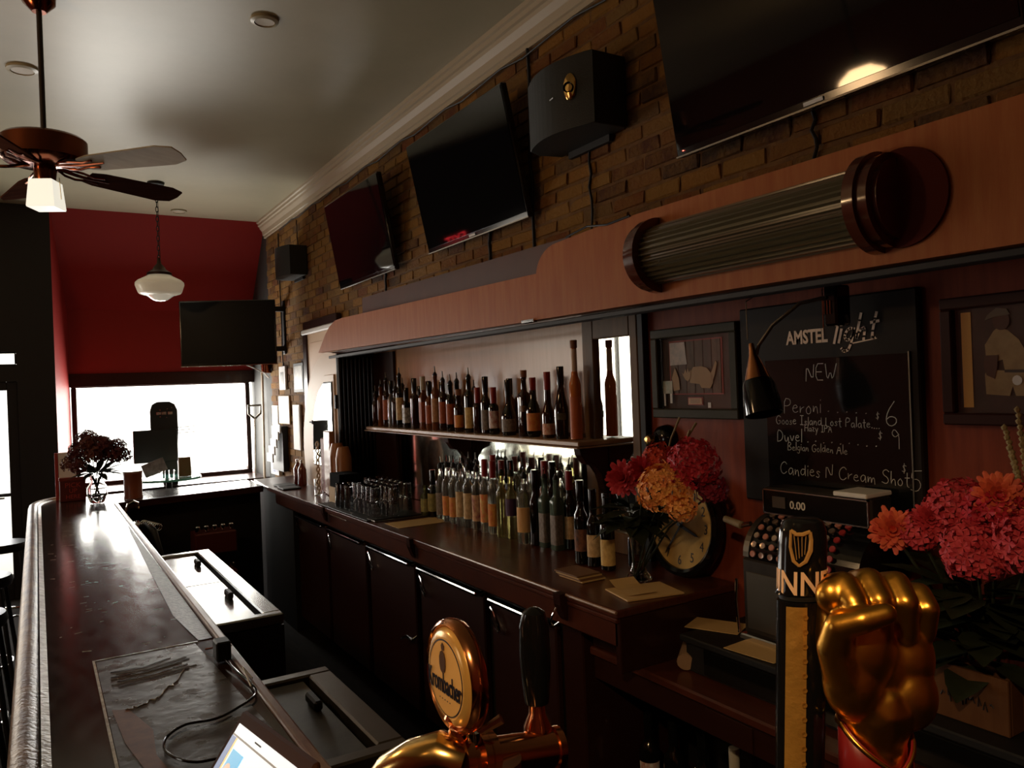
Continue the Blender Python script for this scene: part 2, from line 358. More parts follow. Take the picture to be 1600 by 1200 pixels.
# right wall: mortar backing with real bricks, crown moulding
rw = struct(MB().box(XW - .006, -3.2, 0, XW + .2, 8.55, ZC).build('wall_right', M_mortar))
struct(MB().box(XW - .0, 8.56, 0, XW + .2, YW + .1, 3.68).build('wall_right_end', mat('grey_plaster', (.035, .035, .032), .7)))
cp = [(XW, 3.50), (XW - .02, 3.50), (XW - .02, 3.525), (XW - .03, 3.53), (XW - .036, 3.57), (XW - .060, 3.60), (XW - .064, 3.62), (XW - .078, 3.625), (XW - .078, 3.65), (XW - .092, 3.655), (XW - .092, 3.68), (XW, 3.68)]
struct(MB().prism([(a, b) for a, b in cp], YF + 3.2, 'Y', -3.2).build('trim_3', M_crown))
rnd = random.Random(4)
def brick_mesh(k):
    rr = random.Random(k); mb = MB(); mb.box(-.012, -.1, -.028, .004, .1, .028, .005)
    for v in mb.bm.verts: v.co += Vector((rr.uniform(-.004, .002), rr.uniform(-.004, .004), rr.uniform(-.003, .003)))
    bmesh.ops.recalc_face_normals(mb.bm, faces=mb.bm.faces[:])
    me = bpy.data.meshes.new('brick'); mb.bm.to_mesh(me); mb.bm.free(); me.materials.append(M_brick); return me
BM = [brick_mesh(k) for k in range(8)]
cells = []
row = 0; z = 1.02
while z < 3.50:
    off = .105 * (row % 2); y = .55 + off
    while y < 8.52:
        up = z > 2.36 or (y > 6.15)
        if up: cells.append((y, z))
        y += .211
    row += 1; z += .0675
def vis(y, z):   # hidden ones (behind the big screens or the canopy) rank last
    s = math.sqrt(y * y + XW * XW + (z - 1.82) ** 2)
    for (a, b) in ((1.15, 2.15), (3.35, 4.35), (5.0, 6.0)):
        if a < y < b and 2.72 < z < 3.3: s += 30
    if y > 7.1 and z < 2.0: s += 0
    return s
cells.sort(key=lambda c: vis(*c))
for i, (y, z) in enumerate(cells[:300]):
    o = bpy.data.objects.new('brick', BM[rnd.randrange(8)]); COL.objects.link(o); o.parent = rw
    o.location = (XW + rnd.uniform(-.003, .004), y, z); o.rotation_euler = (rnd.uniform(-.02, .02), 0, rnd.uniform(-.02, .02))
rb = MB()
for y, z in cells[300:]:
    t = rnd.uniform(-.003, .004)
    rb.box(XW - .012 + t, y - .1, z - .028, XW + .004, y + .1, z + .028)
o = rb.build('brickwork', M_brick, rw); o['kind'] = 'stuff'

# ================================================================ BACK BAR
# --- wood panelling of the wall beneath the canopy
struct(MB().box(XW - .03, -1.5, .5, XW + .003, 2.48, 2.2).build('wall_panelling', M_panel))
bb = thing('back_bar_cabinet', 'tall back bar with tan upper board and aged mirror behind the bottles', 'back bar', (XW, 2.85, 1.07))
def L(x, y, z): return (x - XW, y - 2.85, z - 1.07)
def lb(x0, yy0, z0, x1, yy1, z1, bev=0): return MB().box(x0 - XW, yy0 - 2.85, z0 - 1.07, x1 - XW, yy1 - 2.85, z1 - 1.07, bev)
lb(XW - .03, 2.86, 1.58, XW - .002, 5.6, 2.10).build('back_board', M_wood2, bb)
lb(XW - .03, 2.86, 1.07, XW - .012, 5.6, 1.555).build('lower_mirror', M_amirror, bb)
# pilaster with its narrow mirror
pl = MB()
for a, b, c, d in ((2.79, 1.07, 2.87, 2.10), (2.49, 1.07, 2.54, 2.10), (2.54, 2.005, 2.79, 2.10), (2.54, 1.07, 2.79, 1.16)):
    pl.box(XW - .05 - XW, a - 2.85, b - 1.07, XW - .002 - XW, c - 2.85, d - 1.07, .004)
pl.build('pilaster_frame', M_olive, bb)
lb(XW - .03, 2.54, 1.16, XW - .02, 2.79, 2.005).build('pilaster_mirror', M_mirror, bb)
lb(XW - .06, 2.44, 1.07, XW - .002, 2.475, 2.10, .003).build('post', M_black, bb)

sh = thing('liquor_shelf', 'long narrow wooden shelf with scroll bracket holding the upper row of bottles', 'shelf', (2.08, 3.9, 1.56))
MB().box(-.10, -1.18, -.022, .075, 1.35, 0, .004).box(-.115, -1.19, -.030, .07, 1.35, -.024, .002).build('shelf_board', mat('shelf_wood', (.50, .32, .19), .3, noise=(.38, .23, .13), nscale=5), sh)
MB().prism([(-.02, -.032), (.068, -.032), (.068, -.24), (.045, -.22), (.03, -.15), (.0, -.11), (-.05, -.1), (-.08, -.06), (-.085, -.032)], .05, 'Y', -1.17, .004).build('bracket', M_dark, sh)
MB().prism([(-.02, -.032), (.068, -.032), (.068, -.24), (.045, -.22), (.03, -.15), (.0, -.11), (-.05, -.1), (-.08, -.06), (-.085, -.032)], .05, 'Y', .1, .004).build('bracket', M_dark, sh)

# --- canopy: low left section, raised right section, box cornice behind
XC = 1.85
cn = thing('bar_canopy', 'long reddish brown wooden canopy over the back bar with rounded far end', 'canopy', (XC, 3.0, 2.08))
def cy(pts): return [(y - 3.0, z - 2.08) for y, z in pts]
left = [(5.86, 2.115), (2.80, 2.09), (2.80, 2.29), (5.30, 2.33), (5.45, 2.325), (5.58, 2.29), (5.68, 2.24), (5.78, 2.17)]
MB().prism(cy(left), .04, 'X', 0).build('fascia_left', M_wood, cn)
right = [(2.80, 2.09), (2.80, 2.25)]
for t in range(0, 9): a = t / 8 * PI / 2; right.append((2.62 + .16 * math.cos(a) + .0, 2.27 + .12 * math.sin(a)))
right += [(2.3, 2.405), (-1.2, 2.40), (-1.2, 2.075)]
MB().prism(cy(right), .055, 'X', -.015).build('fascia_right', M_wood, cn)
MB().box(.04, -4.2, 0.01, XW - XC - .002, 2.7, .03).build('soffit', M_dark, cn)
MB().box(.04, -4.2, .30, XW - XC - .002, -.3, .315).build('top_board', M_wood, cn)
MB().box(.04, -.3, .19, XW - XC - .002, 2.35, .205).build('top_board', M_wood, cn)
MB().prism(cy([(5.02, 2.29), (5.02, 2.44), (2.62, 2.42), (2.62, 2.29)]), .03, 'X', .05).build('cornice_board', mat('cornice_wood', (.10, .03, .015), .4, noise=(.07, .02, .01), nscale=4), cn)
MB().box(.0, -4.2, -.022, .05, 2.62, -.002, .003).build('lower_rail', M_black, cn)
MB().box(-.024, -.2, 0.002, -.001, -.1, .018, .002).build('cable_clip', M_chrome, cn)
MB().tube([L2 for L2 in ((-.022, -.46, .318), (-.022, -.6, .335), (-.022, -.72, .318), (-.02, -.85, .325))], .004, 6).build('loose_wire', M_cable, cn)

# tube light on the canopy
tl = thing('ribbed_tube_light', 'long half round ribbed glass light with dark round wooden end caps mounted on the canopy', 'wall light', (XC - .015, 1.605, 2.240))
def half(r0, n=24):
    return [(-math.sin(PI * k / n) * r0, math.cos(PI * k / n) * r0) for k in range(n + 1)]
M_rib = mat('ribbed_glass', (.12, .10, .055), .18, spec=.8, coat=.6)
pf = []
for k in range(65):
    a = PI * k / 64; rr_ = .094 + (.0075 if k % 4 in (1, 2) else -.003); pf.append((-math.sin(a) * rr_ - .002, math.cos(a) * rr_))
MB().prism(pf, .79, 'Y', -.395).build('ribbed_shade', M_rib, tl, True, ang=25)
for sgn, nm in ((1, 'end_cap'), (-1, 'end_cap')):
    e = MB()
    y_ = .395 * sgn
    for (ra, ya, yb) in ((.128, 0, .03), (.118, .03, .06), (.10, .06, .075)):
        e.prism([(a * 1.0 - .002, b) for a, b in half(ra)], (yb - ya) * sgn, 'Y', y_ + ya * sgn)
    e.build(nm, mat('turned_wood', (.11, .028, .014), .16, coat=.7), tl, True, ang=35)
MB().prism([(math.cos(2 * PI * k / 40) * .118, math.sin(2 * PI * k / 40) * .122) for k in range(40)], .012, 'X', -.010).xf(Matrix.Translation((0, -.475, 0))).build('round_backplate', mat('backplate_wood', (.10, .014, .007), .6, spec=.1), tl)

# --- arch cornered cabinet at the far end of the counter
XA = 1.86
ac = thing('arched_end_cabinet', 'pale wooden cabinet with rounded corner and arched mirror door at far end of the counter', 'cabinet', (XA, 5.49, 1.07))
arc = [(0, 0), (0, 1.02), (.2, 1.04), (.32, 1.03), (.43, .99), (.55, .93), (.64, .86), (.73, .76), (.80, .62), (.86, .46), (.88, .30), (.86, .16), (.80, .0)]
MB().prism([(a, b) for a, b in arc], XW - XA - .035, 'X', 0).build('body', M_cream, ac)
door = [(.03, .16), (.03, .87), (.24, .87), (.38, .80), (.50, .68), (.57, .52), (.59, .34), (.58, .16)]
adr = MB().prism(door, .012, 'X', -.013, .003).build('door', M_cream, ac)
dd = [(y_ * .88 + .035, z_ * .90 + .035) for y_, z_ in door]
d_ = MB().prism(dd, .006, 'X', -.0195).build('door_trim', M_black, adr)
MB().prism([(y_ * .955 + .012, z_ * .965 + .016) for y_, z_ in dd], .004, 'X', -.0235).build('mirror_pane', M_mirror, adr)
MB().cyl((-.02, .62, .51), (-.02, .56, .51), .006, n=8).box(-.024, .555, .495, -.014, .565, .525).build('latch', M_blackmt, adr)
MB().box(-.016, -.0, .62, -.0, .025, .72).build('hinge', M_blackmt, ac)
MB().box(.0, -.02, 0, .29, -.001, 1.02).build('side_panel', M_black, ac)
for k in range(9):
    MB().lathe([(.0001, .0), (.014, .0), (.0145, .03), (.0145, .93), (.014, .96), (.0001, .96)], 10, (.018 + k * .031, -.022, .03)).build('flute', M_blackgl, ac, True)
# dark cupboard wall behind (between end cabinet and shelf)
struct(MB().box(XW - .05, 5.08, 1.07, XW - .032, 5.48, 2.08).build('trim_4', M_dark))

# door casing on the brick wall behind the canopy end
dc = thing('door_casing', 'pink lit wooden door casing with white capped head behind the canopy end', 'door frame', (XW - .016, 6.75, 0))
MB().box(-.05, -.55, 2.38, -.002, .38, 2.46, .006).build('head', M_dark, dc)
MB().box(-.065, -.58, 2.34, -.002, .40, 2.385, .01).build('white_cap', M_white, dc)
MB().box(-.04, -.55, 1.1, -.002, .30, 2.34, .004).build('casing_board', M_cream, dc)
MB().box(-.055, .28, 1.1, -.002, .39, 2.36, .006).build('jamb', M_dark, dc)
MB().box(-.046, -.4, 1.1, -.040, .20, 2.26, .004).build('inner_panel', mat('panel_cream', (.7, .48, .32), .5), dc)

# ================================================================ COUNTERS
cu = thing('back_counter', 'dark red brown back counter top with moulded front edge under the bottles and glasses', 'counter', (1.585, 2.0, 1.07))
MB().prism([(0, 0), (XW - 1.585 - .035, 0), (XW - 1.585 - .035, 5.09), (.02, 5.05), (-.03, 4.3)], -.028, 'Z', 0, .006).build('top_board', M_counter, cu)
MB().tube([(-.004, .0, -.006), (-.004, 4.0, -.006), (-.028, 4.5, -.006), (-.012, 5.0, -.006)], .006, 8).build('edge_highlight', mat('highlight_bead', (.45, .30, .2), .22, spec=.8, noise=(.2, .1, .06), nscale=14), cu, True)  # pale bead added to draw the bright highlight along the counter edge
MB().box(.05, 3.95, -1.07, XW - 1.585 - .035, 5.05, -.03).build('corner_carcass', M_black, cu)
MB().box(.012, .01, -.13, .05, 4.3, -.03, .008).box(.0, .005, -.045, .03, 4.3, -.029, .004).build('apron', M_counter, cu)
MB().box(.012, 0.003, -.21, XW - 1.585 - .035, .03, -.03, .003).build('end_board', M_dark, cu)
for yy in (.28, 1.58, 2.95):
    c = MB().prism([(0, 0), (0, -.10), (-.012, -.085), (-.03, -.04), (-.033, 0)], .045, 'Y', yy, .003).build('corbel', M_dark, cu)
MB().tube([(-.035, .3, -.05), (-.05, .3, -.07), (-.05, .32, -.10), (-.035, .32, -.12), (-.03, .29, -.10)], .004, 6).build('bottle_opener', M_chrome, cu, True)
MB().box(-.001, 2.6, -.045, .012, 3.0, -.04).build('chipped_edge', M_rail, cu)
# refrigerated cabinets under the counter
edges = [2.44, 3.0, 3.74, 4.46, 5.2, 5.94]
nm = ['nearest the low counter', 'second from the low counter', 'in the middle of the run', 'second from the corner', 'next to the far corner']
for i in range(5):
    a, b = edges[i], edges[i + 1]
    t = thing('under_counter_fridge', 'dark under-counter fridge with bright top strip, ' + nm[i], 'fridge', (1.66, (a + b) / 2, 0), group='fridges under the back counter')
    h = (b - a) / 2
    MB().box(.03, -h, .1, XW - 1.66 - .03, h, .925).build('body', M_black, t)
    dd_ = MB().box(0, -h + .035, .12, .03, h - .035, .885, .006).build('door', mat('fridge_door', (.035, .009, .006), .4), t)
    MB().box(-.034, -h + .05, .885, .03, h - .05, .905, .008, 2).build('top_strip', M_chrome, dd_)
    MB().tube([(-.014, h - .05, .86), (-.022, h - .09, .85), (-.022, h - .14, .78), (-.016, h - .12, .765), (-.012, h - .05, .81), (-.014, h - .05, .86)], .006, 6).build('latch', M_chrome, dd_, True)
hn = tag(MB().tube([(1.620,3.893,0.483), (1.600,3.767,0.533), (1.600,3.695,0.532), (1.620,3.682,0.551)], [.006, .009, .008, .006], 8).build('chrome_tap_handle', M_chrome, None, True), 'small bright chrome lever in front of the dark fridge doors', 'lever')

# low counter at the near end, with a shelf below
lc = thing('low_counter', 'low dark wooden counter with worn front edge under the cash register', 'counter', (1.68, .6, .86))
MB().box(0, -2.0, -.03, XW - 1.68 - .035, 1.69, 0, .006).build('top_board', M_counter, lc)
MB().box(.02, -2.0, -.12, .05, 1.69, -.032, .004).build('apron', M_dark, lc)
MB().box(-.02, 1.70, -.86, XW - 1.68 - .035, 1.83, .062, .006).build('end_pier', M_dark, lc)
MB().box(.03, -2.0, -.56, XW - 1.68 - .035, 1.69, -.53).build('lower_shelf', M_dark, lc)
MB().box(XW - 1.68 - .06, -2.0, -.86, XW - 1.68 - .036, 1.69, -.04).build('back_panel', M_black, lc)
MB().box(.04, -2.0, -.86, .42, 1.69, -.78).build('plinth', M_black, lc)
MB().box(.014, .95, -.115, .020, 1.13, -.04, .002).build('worn_plate', M_dark, lc)
struct(MB().box(1.69, 2.05, .865, 1.71, 2.28, .925, .003).build('trim_5', M_dark))

# ================================================================ THE BAR
bt = thing('bar_counter', 'long dark scarred wooden bar with rounded armrest, worn top and return along the window', 'bar', (0, 3, 1.07))
def B(pts): return [(x, y - 3) for x, y in pts]
corner = [(-.02 + .20 * (1 - math.cos(a)), 6.55 + .36 * math.sin(a)) for a in [PI / 2 * k / 10 for k in range(11)]]
outer = [(-.02, -.6)] + corner
top = outer + [(.55, 6.93), (1.548, 7.055), (1.548, 6.475), (.45, 6.30), (.45, -.6)]
MB().prism(B(top), -.035, 'Z', 0).build('top_board', M_bar, bt)
# armrest roll on the customer side, lip between it and the board
def off(o, d):
    out = []
    for i, (x, y) in enumerate(o):
        a = o[max(i - 1, 0)]; b = o[min(i + 1, len(o) - 1)]
        t = Vector((b[0] - a[0], b[1] - a[1])).normalized(); out.append((x - t.y * d, y + t.x * d))
    return out
path = [(-.02, y) for y in [-.6 + .12 * k for k in range(60)] if y < 6.5] + corner
rl = MB(); prof = [(.0, -.028), (.0, .006), (.008, .014), (.020, .020), (.036, .021), (.050, .012), (.058, -.008), (.055, -.035), (.041, -.055), (.02, -.06), (.0, -.05)]
rails = [off(path, d) for d, _ in prof]; rings = []
for i in range(len(path)): rings.append([rl.bm.verts.new((rails[k][i][0], rails[k][i][1] - 3, prof[k][1])) for k in range(len(prof))])
for A, B_ in zip(rings, rings[1:]):
    for k in range(len(prof)): rl.bm.faces.new((A[k], A[(k + 1) % len(prof)], B_[(k + 1) % len(prof)], B_[k]))
rl.build('armrest', M_rail, bt, True, ang=60)
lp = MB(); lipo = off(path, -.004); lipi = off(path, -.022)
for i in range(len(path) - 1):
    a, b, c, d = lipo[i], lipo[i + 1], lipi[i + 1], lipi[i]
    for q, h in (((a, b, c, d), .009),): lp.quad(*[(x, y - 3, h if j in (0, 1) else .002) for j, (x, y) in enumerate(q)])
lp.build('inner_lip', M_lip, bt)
# raised edge along the bartender side
MB().box(.448, -3.6, -.045, .474, 3.27, .010, .006, 2).build('inner_edge', mat('inner_edge_wood', (.17, .06, .03), .3, noise=(.3, .2, .12), nscale=20, nstretch=(1, .3, 1)), bt)
MB().prism(B([(.45, 6.30), (1.545, 6.474), (1.545, 6.494), (.45, 6.32)]), -.05, 'Z', .004).build('return_edge', M_dark, bt)
# inlaid board and seams near the camera; worn strip beside the inner edge
M_inlay = mat('worn_inlay', (.055, .045, .033), .34, noise=(.025, .014, .010), nscale=6, bump=.4, bscale=22, rnoise=(14, .2, .5))
MB().prism(B([(.12, -.5), (.12, 2.54), (.385, 2.545), (.43, 1.7), (.43, -.5)]), .0015, 'Z', .0005).build('inlay_board', M_inlay, bt)
MB().box(.112, -3.5, .0004, .118, -.455, .003).box(.112, -.456, .0004, .395, -.450, .003).build('seam', M_lip, bt)
MB().prism(B([(.40, 2.56), (.44, 2.56), (.44, 5.2), (.425, 4.9), (.375, 2.9)]), .001, 'Z', .0006).build('scratched_strip', mat('scratched', (.10, .09, .075), .4, noise=(.015, .01, .01), nscale=50, bump=.5, bscale=90), bt)
# flaked varnish edge (a raised ragged curl)
rr = random.Random(3); pts = []
P0, P1 = Vector((.16, 2.10)), Vector((.32, 2.30))
for k in range(26):
    t = k / 25; p = P0.lerp(P1, t); pts.append((p.x + rr.uniform(-.004, .004), p.y - 3 + rr.uniform(-.012, .012) - .05 * math.sin(t * PI), .003))
MB().tube(pts, .0016, 5).build('varnish_flake', M_lip, bt)
MB().prism([(x, y - 3) for x, y in [(.13, 2.12), (.165, 2.10), (.20, 1.94), (.19, 1.80), (.21, 1.66), (.165, 1.72), (.14, 1.9)]], .0006, 'Z', .0022).build('bare_patch', mat('bare_wood', (.22, .085, .035), .5, noise=(.12, .04, .02), nscale=14), bt)
for k in range(7):
    y_ = 2.28 + k * .022
    MB().tube([(.14 + rr.uniform(0, .02), y_ - 3, .0028), (.24, y_ - 3 + rr.uniform(-.01, .01), .003), (.33 + rr.uniform(-.05, .03), y_ + .03 - 3, .0028)], .0007, 4).build('scratch', M_lip if k % 2 else M_print, bt)
sc = MB()
for k in range(90):
    x = rr.uniform(.02, .42); y = rr.uniform(2.6, 5.6) - 3; l = rr.uniform(.004, .03); a = rr.uniform(-.5, .5)
    dx, dy = math.cos(a) * l, math.sin(a) * l
    sc.quad((x, y, .0008), (x + dx, y + dy, .0008), (x + dx, y + dy + .004, .0012), (x, y + .004, .0012))
o = sc.build('nicks', M_lip, bt); o['kind'] = 'stuff'
# carcass
MB().box(.02, -3.6, -1.07, .40, 3.5, -.036).build('front_body', M_black, bt)
MB().box(.02, 3.55, -1.07, .45, 3.85, -.036).build('corner_body', M_black, bt)
MB().prism(B([(.45, 6.45), (1.55, 6.6), (1.55, 6.9), (.45, 6.8)]), -1.03, 'Z', -.037).build('return_body', M_black, bt)
MB().tube([(-.07, -3.4, -.93), (-.07, 3.4, -.93)], .022, 12).build('foot_rail', M_brass, bt, True)

# ================================================================ SCREENS
def tv(label, y0, y1, xb, zb, xt, zt, group=None, arm=True, brand=False, led=False):
    """y0 < y1; tilted screen hung on the brick wall, face towards -X and down"""
    c = Vector(((xb + xt) / 2, (y0 + y1) / 2, (zb + zt) / 2)); H = math.hypot(xt - xb, zt - zb); a = math.atan2(xb - xt, zt - zb)
    t = bpy.data.objects.new('television', None); COL.objects.link(t); t.location = c; t.rotation_euler = (0, -a, 0)
    tag(t, label, 'television', group); W = (y1 - y0) / 2; h = H / 2
    MB().box(.0, -W, -h, .035, W, h, .006).build('casing', M_blackgl, t)
    MB().box(-.003, -W + .012, -h + .028, .001, W - .012, h - .012).build('screen', M_screen, t)
    MB().box(-.0035, -W, -h, .003, W, -h + .006).build('bottom_trim', M_steeld, t)
    MB().box(.035, -W * .6, -h * .6, .07, W * .6, h * .5, .01).build('back_shell', M_blackmt, t)
    if brand:
        MB().box(-.005, -.035, -h + .010, -.003, .035, -h + .022).build('maker_plate', M_white, t)
    if led: MB().lathe([(.0001, -.002), (.004, 0), (.0001, .002)], 8, (-.004, W - .04, -h + .02)).build('standby_light', mat('red_led', (1, .1, .05), .4, emit=(1, .12, .08), es=6), t)
    m = thing('wall_mount', 'black mount behind the ' + label, 'bracket', (XW, c.y, c.z)) if arm else None
    if m:
        MB().box(-.02, -.15, -.15, -.014, .15, .15).build('wall_plate', M_blackmt, m)
        MB().box(c.x - XW + .075, -.04, -.1, -.02, .04, .1).build('mount_arm', M_blackmt, m)
    return t
tv('large television at upper right with a red standby light', .95, 2.16, 2.08, 2.64, 1.965, 3.33, brand='SAMSUNG', led=True)
tv('television on the brick wall left of the gold badged speaker', 3.226, 4.37, 2.10, 2.64, 1.968, 3.285, brand='LG')
tv('farthest television on the brick wall, with dark red reflection', 4.90, 6.02, 2.10, 2.624, 1.99, 3.277)
# fourth screen on a swing arm at the front
a_ = Vector((1.187,8.000,2.405)); b_ = Vector((2.012,7.680,2.431))
ft = bpy.data.objects.new('television', None); COL.objects.link(ft); ft.location = (a_ + b_) / 2
ft.rotation_euler = (0, 0, math.atan2(b_.y - a_.y, b_.x - a_.x))
tag(ft, 'black television on a swing arm above the front window, seen head on', 'television')
W = (b_ - a_).xy.length / 2
MB().box(-W, 0, -.315, W, .04, .315, .006).build('casing', M_blackgl, ft)
MB().box(-W + .012, -.003, -.29, W - .012, .001, .30).build('screen', mat('matt_dark_screen', (.004, .004, .005), .35, spec=.15), ft)
MB().box(-W, -.004, -.317, W, .035, -.309).build('bottom_trim', M_chrome, ft)
MB().box(-W * .6, .04, -.2, W * .7, .09, .2, .01).build('back_shell', M_blackmt, ft)
sa = thing('swing_arm', 'black double swing arm holding the front television to the brick wall', 'bracket', (XW, 7.93, 2.48))
MB().box(-.03, -.035, -.27, -.014, .035, .27, .003).build('wall_plate', M_blackmt, sa)
for z_ in (-.22, .18): MB().box(-.22, -.03, z_ - .02, -.02, .03, z_ + .03, .004).build('arm', M_blackmt, sa)
tag(MB().tube([(1.797,8.020,2.112), (1.858,8.020,2.085), (1.971,8.050,2.032), (2.082,8.300,1.984)], .006, 6).build('cable', M_white, None), 'thin white cable sagging below the front television', 'cable')

# speakers
def speaker(label, y, z, w, h, d, badge):
    t = thing('speaker', label, 'speaker', (XW - .02, y, z))
    n = 14; P = [(0, -w / 2), (-d * .72, -w / 2)]
    for k in range(1, n): 
        u = k / n; P.append((-d * .72 - d * .28 * math.sin(PI * u) , -w / 2 + w * u))
    P += [(-d * .5, w / 2), (0, w / 2 * .9)]
    MB().prism([(a, b) for a, b in P], h, 'Z', -h / 2, .006).build('cabinet', mat('speaker_cloth', (.012, .013, .011), .55, bump=.3, bscale=200), t, False)
    MB().box(-.02, -w * .3, -h * .6, 0, w * .3, -h * .45).build('mount_foot', M_blackmt, t)
    if badge:
        bx = -d * .72 - d * .28 * math.sin(PI * .22) - .004; by = -w / 2 + w * .20
        MB().lathe([(.0001, -.008), (.026, -.006), (.030, 0), (.0001, .006)], 28, (0, 0, 0), 'X', 1, 1.9).xf(Matrix.Rotation(R(26), 4, 'Z')).xf(Matrix.Translation((bx, by, .02))).build('gold_badge', M_brass, t, True)
        MB().lathe([(.016, -.004), (.022, -.012), (.016, -.004)], 24, (0, 0, 0), 'X').xf(Matrix.Rotation(R(26), 4, 'Z')).xf(Matrix.Translation((bx - .004, by, .015))).build('badge_ring', M_blackgl, t, True)
        MB().box(-.001, -.02, -.003, .001, .02, .003).xf(Matrix.Rotation(R(-8), 4, 'Z')).xf(Matrix.Translation((bx - .020, by + .11, .0))).build('name_plate', M_chrome, t)
    return t
speaker('black curved front speaker with gold oval badge between two televisions on brick', 2.78, 3.03, .50, .30, .24, True)
speaker('small black speaker low on the brick wall beside the alcove', 7.30, 3.03, .46, .27, .22, False)

# wall cables
rc = random.Random(8)
def cable(label, pts, r=.006):
    return tag(MB().tube(pts, r, 6).build('cable', M_cable, None, True), label, 'cable')
def vcable(label, y, z0, z1, wob=.01, x=XW - .02, r=.006):
    return cable(label, [(x, y + rc.uniform(-wob, wob), z0 + (z1 - z0) * k / 8) for k in range(9)], r)
vcable('black cable hanging from the large upper right television', 1.62, 2.42, 2.66)
vcable('pair of cables running down the brick beside the gold badged speaker', 3.28, 2.42, 3.5, .015, r=.008)
vcable('thin cable below the gold badged speaker', 2.80, 2.42, 2.86)
vcable('black cable below the middle television', 3.72, 2.45, 2.68, r=.009)
vcable('black cable below the farthest wall television', 5.22, 2.45, 2.66, r=.009)
vcable('thin wire running down the brick beside the small speaker', 8.02, 1.9, 3.45, .01)
vcable('thin wire dropping from the cornice above the small speaker', 7.35, 3.2, 3.45, .01, r=.004)
cable('long loose wire sagging along the underside of the cornice', [(XW - .03, 2.2 + .22 * k, 3.485 - .012 * (k % 3)) for k in range(27)], .005)

# ================================================================ CEILING THINGS
def disc(label, x, y, r=.11):
    t = thing('ceiling_fitting', label, 'ceiling light', (x, y, ZC))
    MB().lathe([(.0001, -.012), (r * .7, -.014), (r * .72, -.004)], 28).build('lens', M_crown, t, True)
    MB().lathe([(r * .72, -.002), (r * .74, -.018), (r, -.012), (r * 1.01, 0)], 28).build('trim_ring', M_ceil, t, True)
disc('round ceiling fitting to the right of the fan pole', 1.03, 3.92, .068)
disc('round ceiling fitting to the left of the fan pole', -.007, 5.09, .08)
disc('small round ceiling fitting above the red wall', 1.275, 8.36, .075)
# ceiling fan
fan = thing('ceiling_fan', 'bronze five blade ceiling fan on a long pole with square frosted light shade', 'ceiling fan', (.068, 4.156, 2.95))
MB().lathe([(.0001, .73), (.07, .73), (.068, .70), (.03, .66), (.0001, .66)], 24).build('ceiling_cup', M_bronze, fan, True)
MB().cyl((0, 0, .08), (0, 0, .68), .012, n=12).build('pole', mat('fan_pole', (.02, .012, .01), .35), fan, True)
MB().lathe([(.0001, .10), (.05, .10), (.165, .08), (.178, .068), (.178, -.02), (.16, -.035), (.06, -.05), (.0001, -.05)], 36).build('motor_housing', M_bronze, fan, True)
MB().lathe([(.0001, -.05), (.045, -.05), (.048, -.07), (.042, -.125), (.05, -.13), (.05, -.135), (.0001, -.135)], 24).build('light_kit', M_bronze, fan, True)
MB().lathe([(.06, -.115), (.072, -.12), (.086, -.240), (.083, -.245), (.0001, -.245)], 4).xf(Matrix.Rotation(R(20), 4, 'Z')).build('shade', M_fanlit, fan)
MB().cyl((.055, -.02, -.10), (.06, -.02, -.2), .0015, n=5).build('pull_chain', M_brass, fan)
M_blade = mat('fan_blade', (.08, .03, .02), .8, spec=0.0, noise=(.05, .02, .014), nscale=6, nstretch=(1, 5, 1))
M_blade_lit = mat('fan_blade_lit', (.85, .74, .55), .3, noise=(.7, .58, .4), nscale=6, nstretch=(1, 5, 1), coat=.5)  # window light caught by the first blade is put into its pale colour
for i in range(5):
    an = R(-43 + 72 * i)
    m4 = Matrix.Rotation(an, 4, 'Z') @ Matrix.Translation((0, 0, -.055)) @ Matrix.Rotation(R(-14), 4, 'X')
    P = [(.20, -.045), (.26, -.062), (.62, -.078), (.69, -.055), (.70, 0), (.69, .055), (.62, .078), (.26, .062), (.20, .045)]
    bl = MB().prism(P, .007, 'Z', -.006).xf(m4).build('blade', M_blade if i != 0 else M_blade_lit, fan)
    br = MB()
    for s in (-1, 1): br.tube([(.06, s * .008, .01), (.11, s * .03, -.002), (.16, s * .035, -.008), (.22, s * .02, -.009), (.27, s * .03, -.009)], .006, 6)
    br.tube([(.06, 0, .01), (.14, 0, -.004), (.20, 0, -.009), (.31, 0, -.009)], [.010, .008, .008, .004], 6)
    br.xf(m4).build('blade_iron', M_bronze, fan, True)
sf = thing('fill_spot_fixture', 'added unseen black fixture of the fill spot, on a ceiling stem', 'ceiling light', (-.75, -.25, 2.78))  # fixture added around the fill spot, outside the view
MB().cyl((0, 0, .08), (0, 0, ZC - 2.78), .010, n=8).build('stem', M_blackmt, sf)
MB().lathe([(.055, -.06), (.06, -.06), (.05, .06), (.02, .10), (0, .10), (0, .09), (.045, .05), (.055, -.06)], 24).xf(Vector((0, 0, -1)).rotation_difference(Vector((1.16, .75, -1.15))).to_matrix().to_4x4()).build('housing', M_blackmt, sf, True)
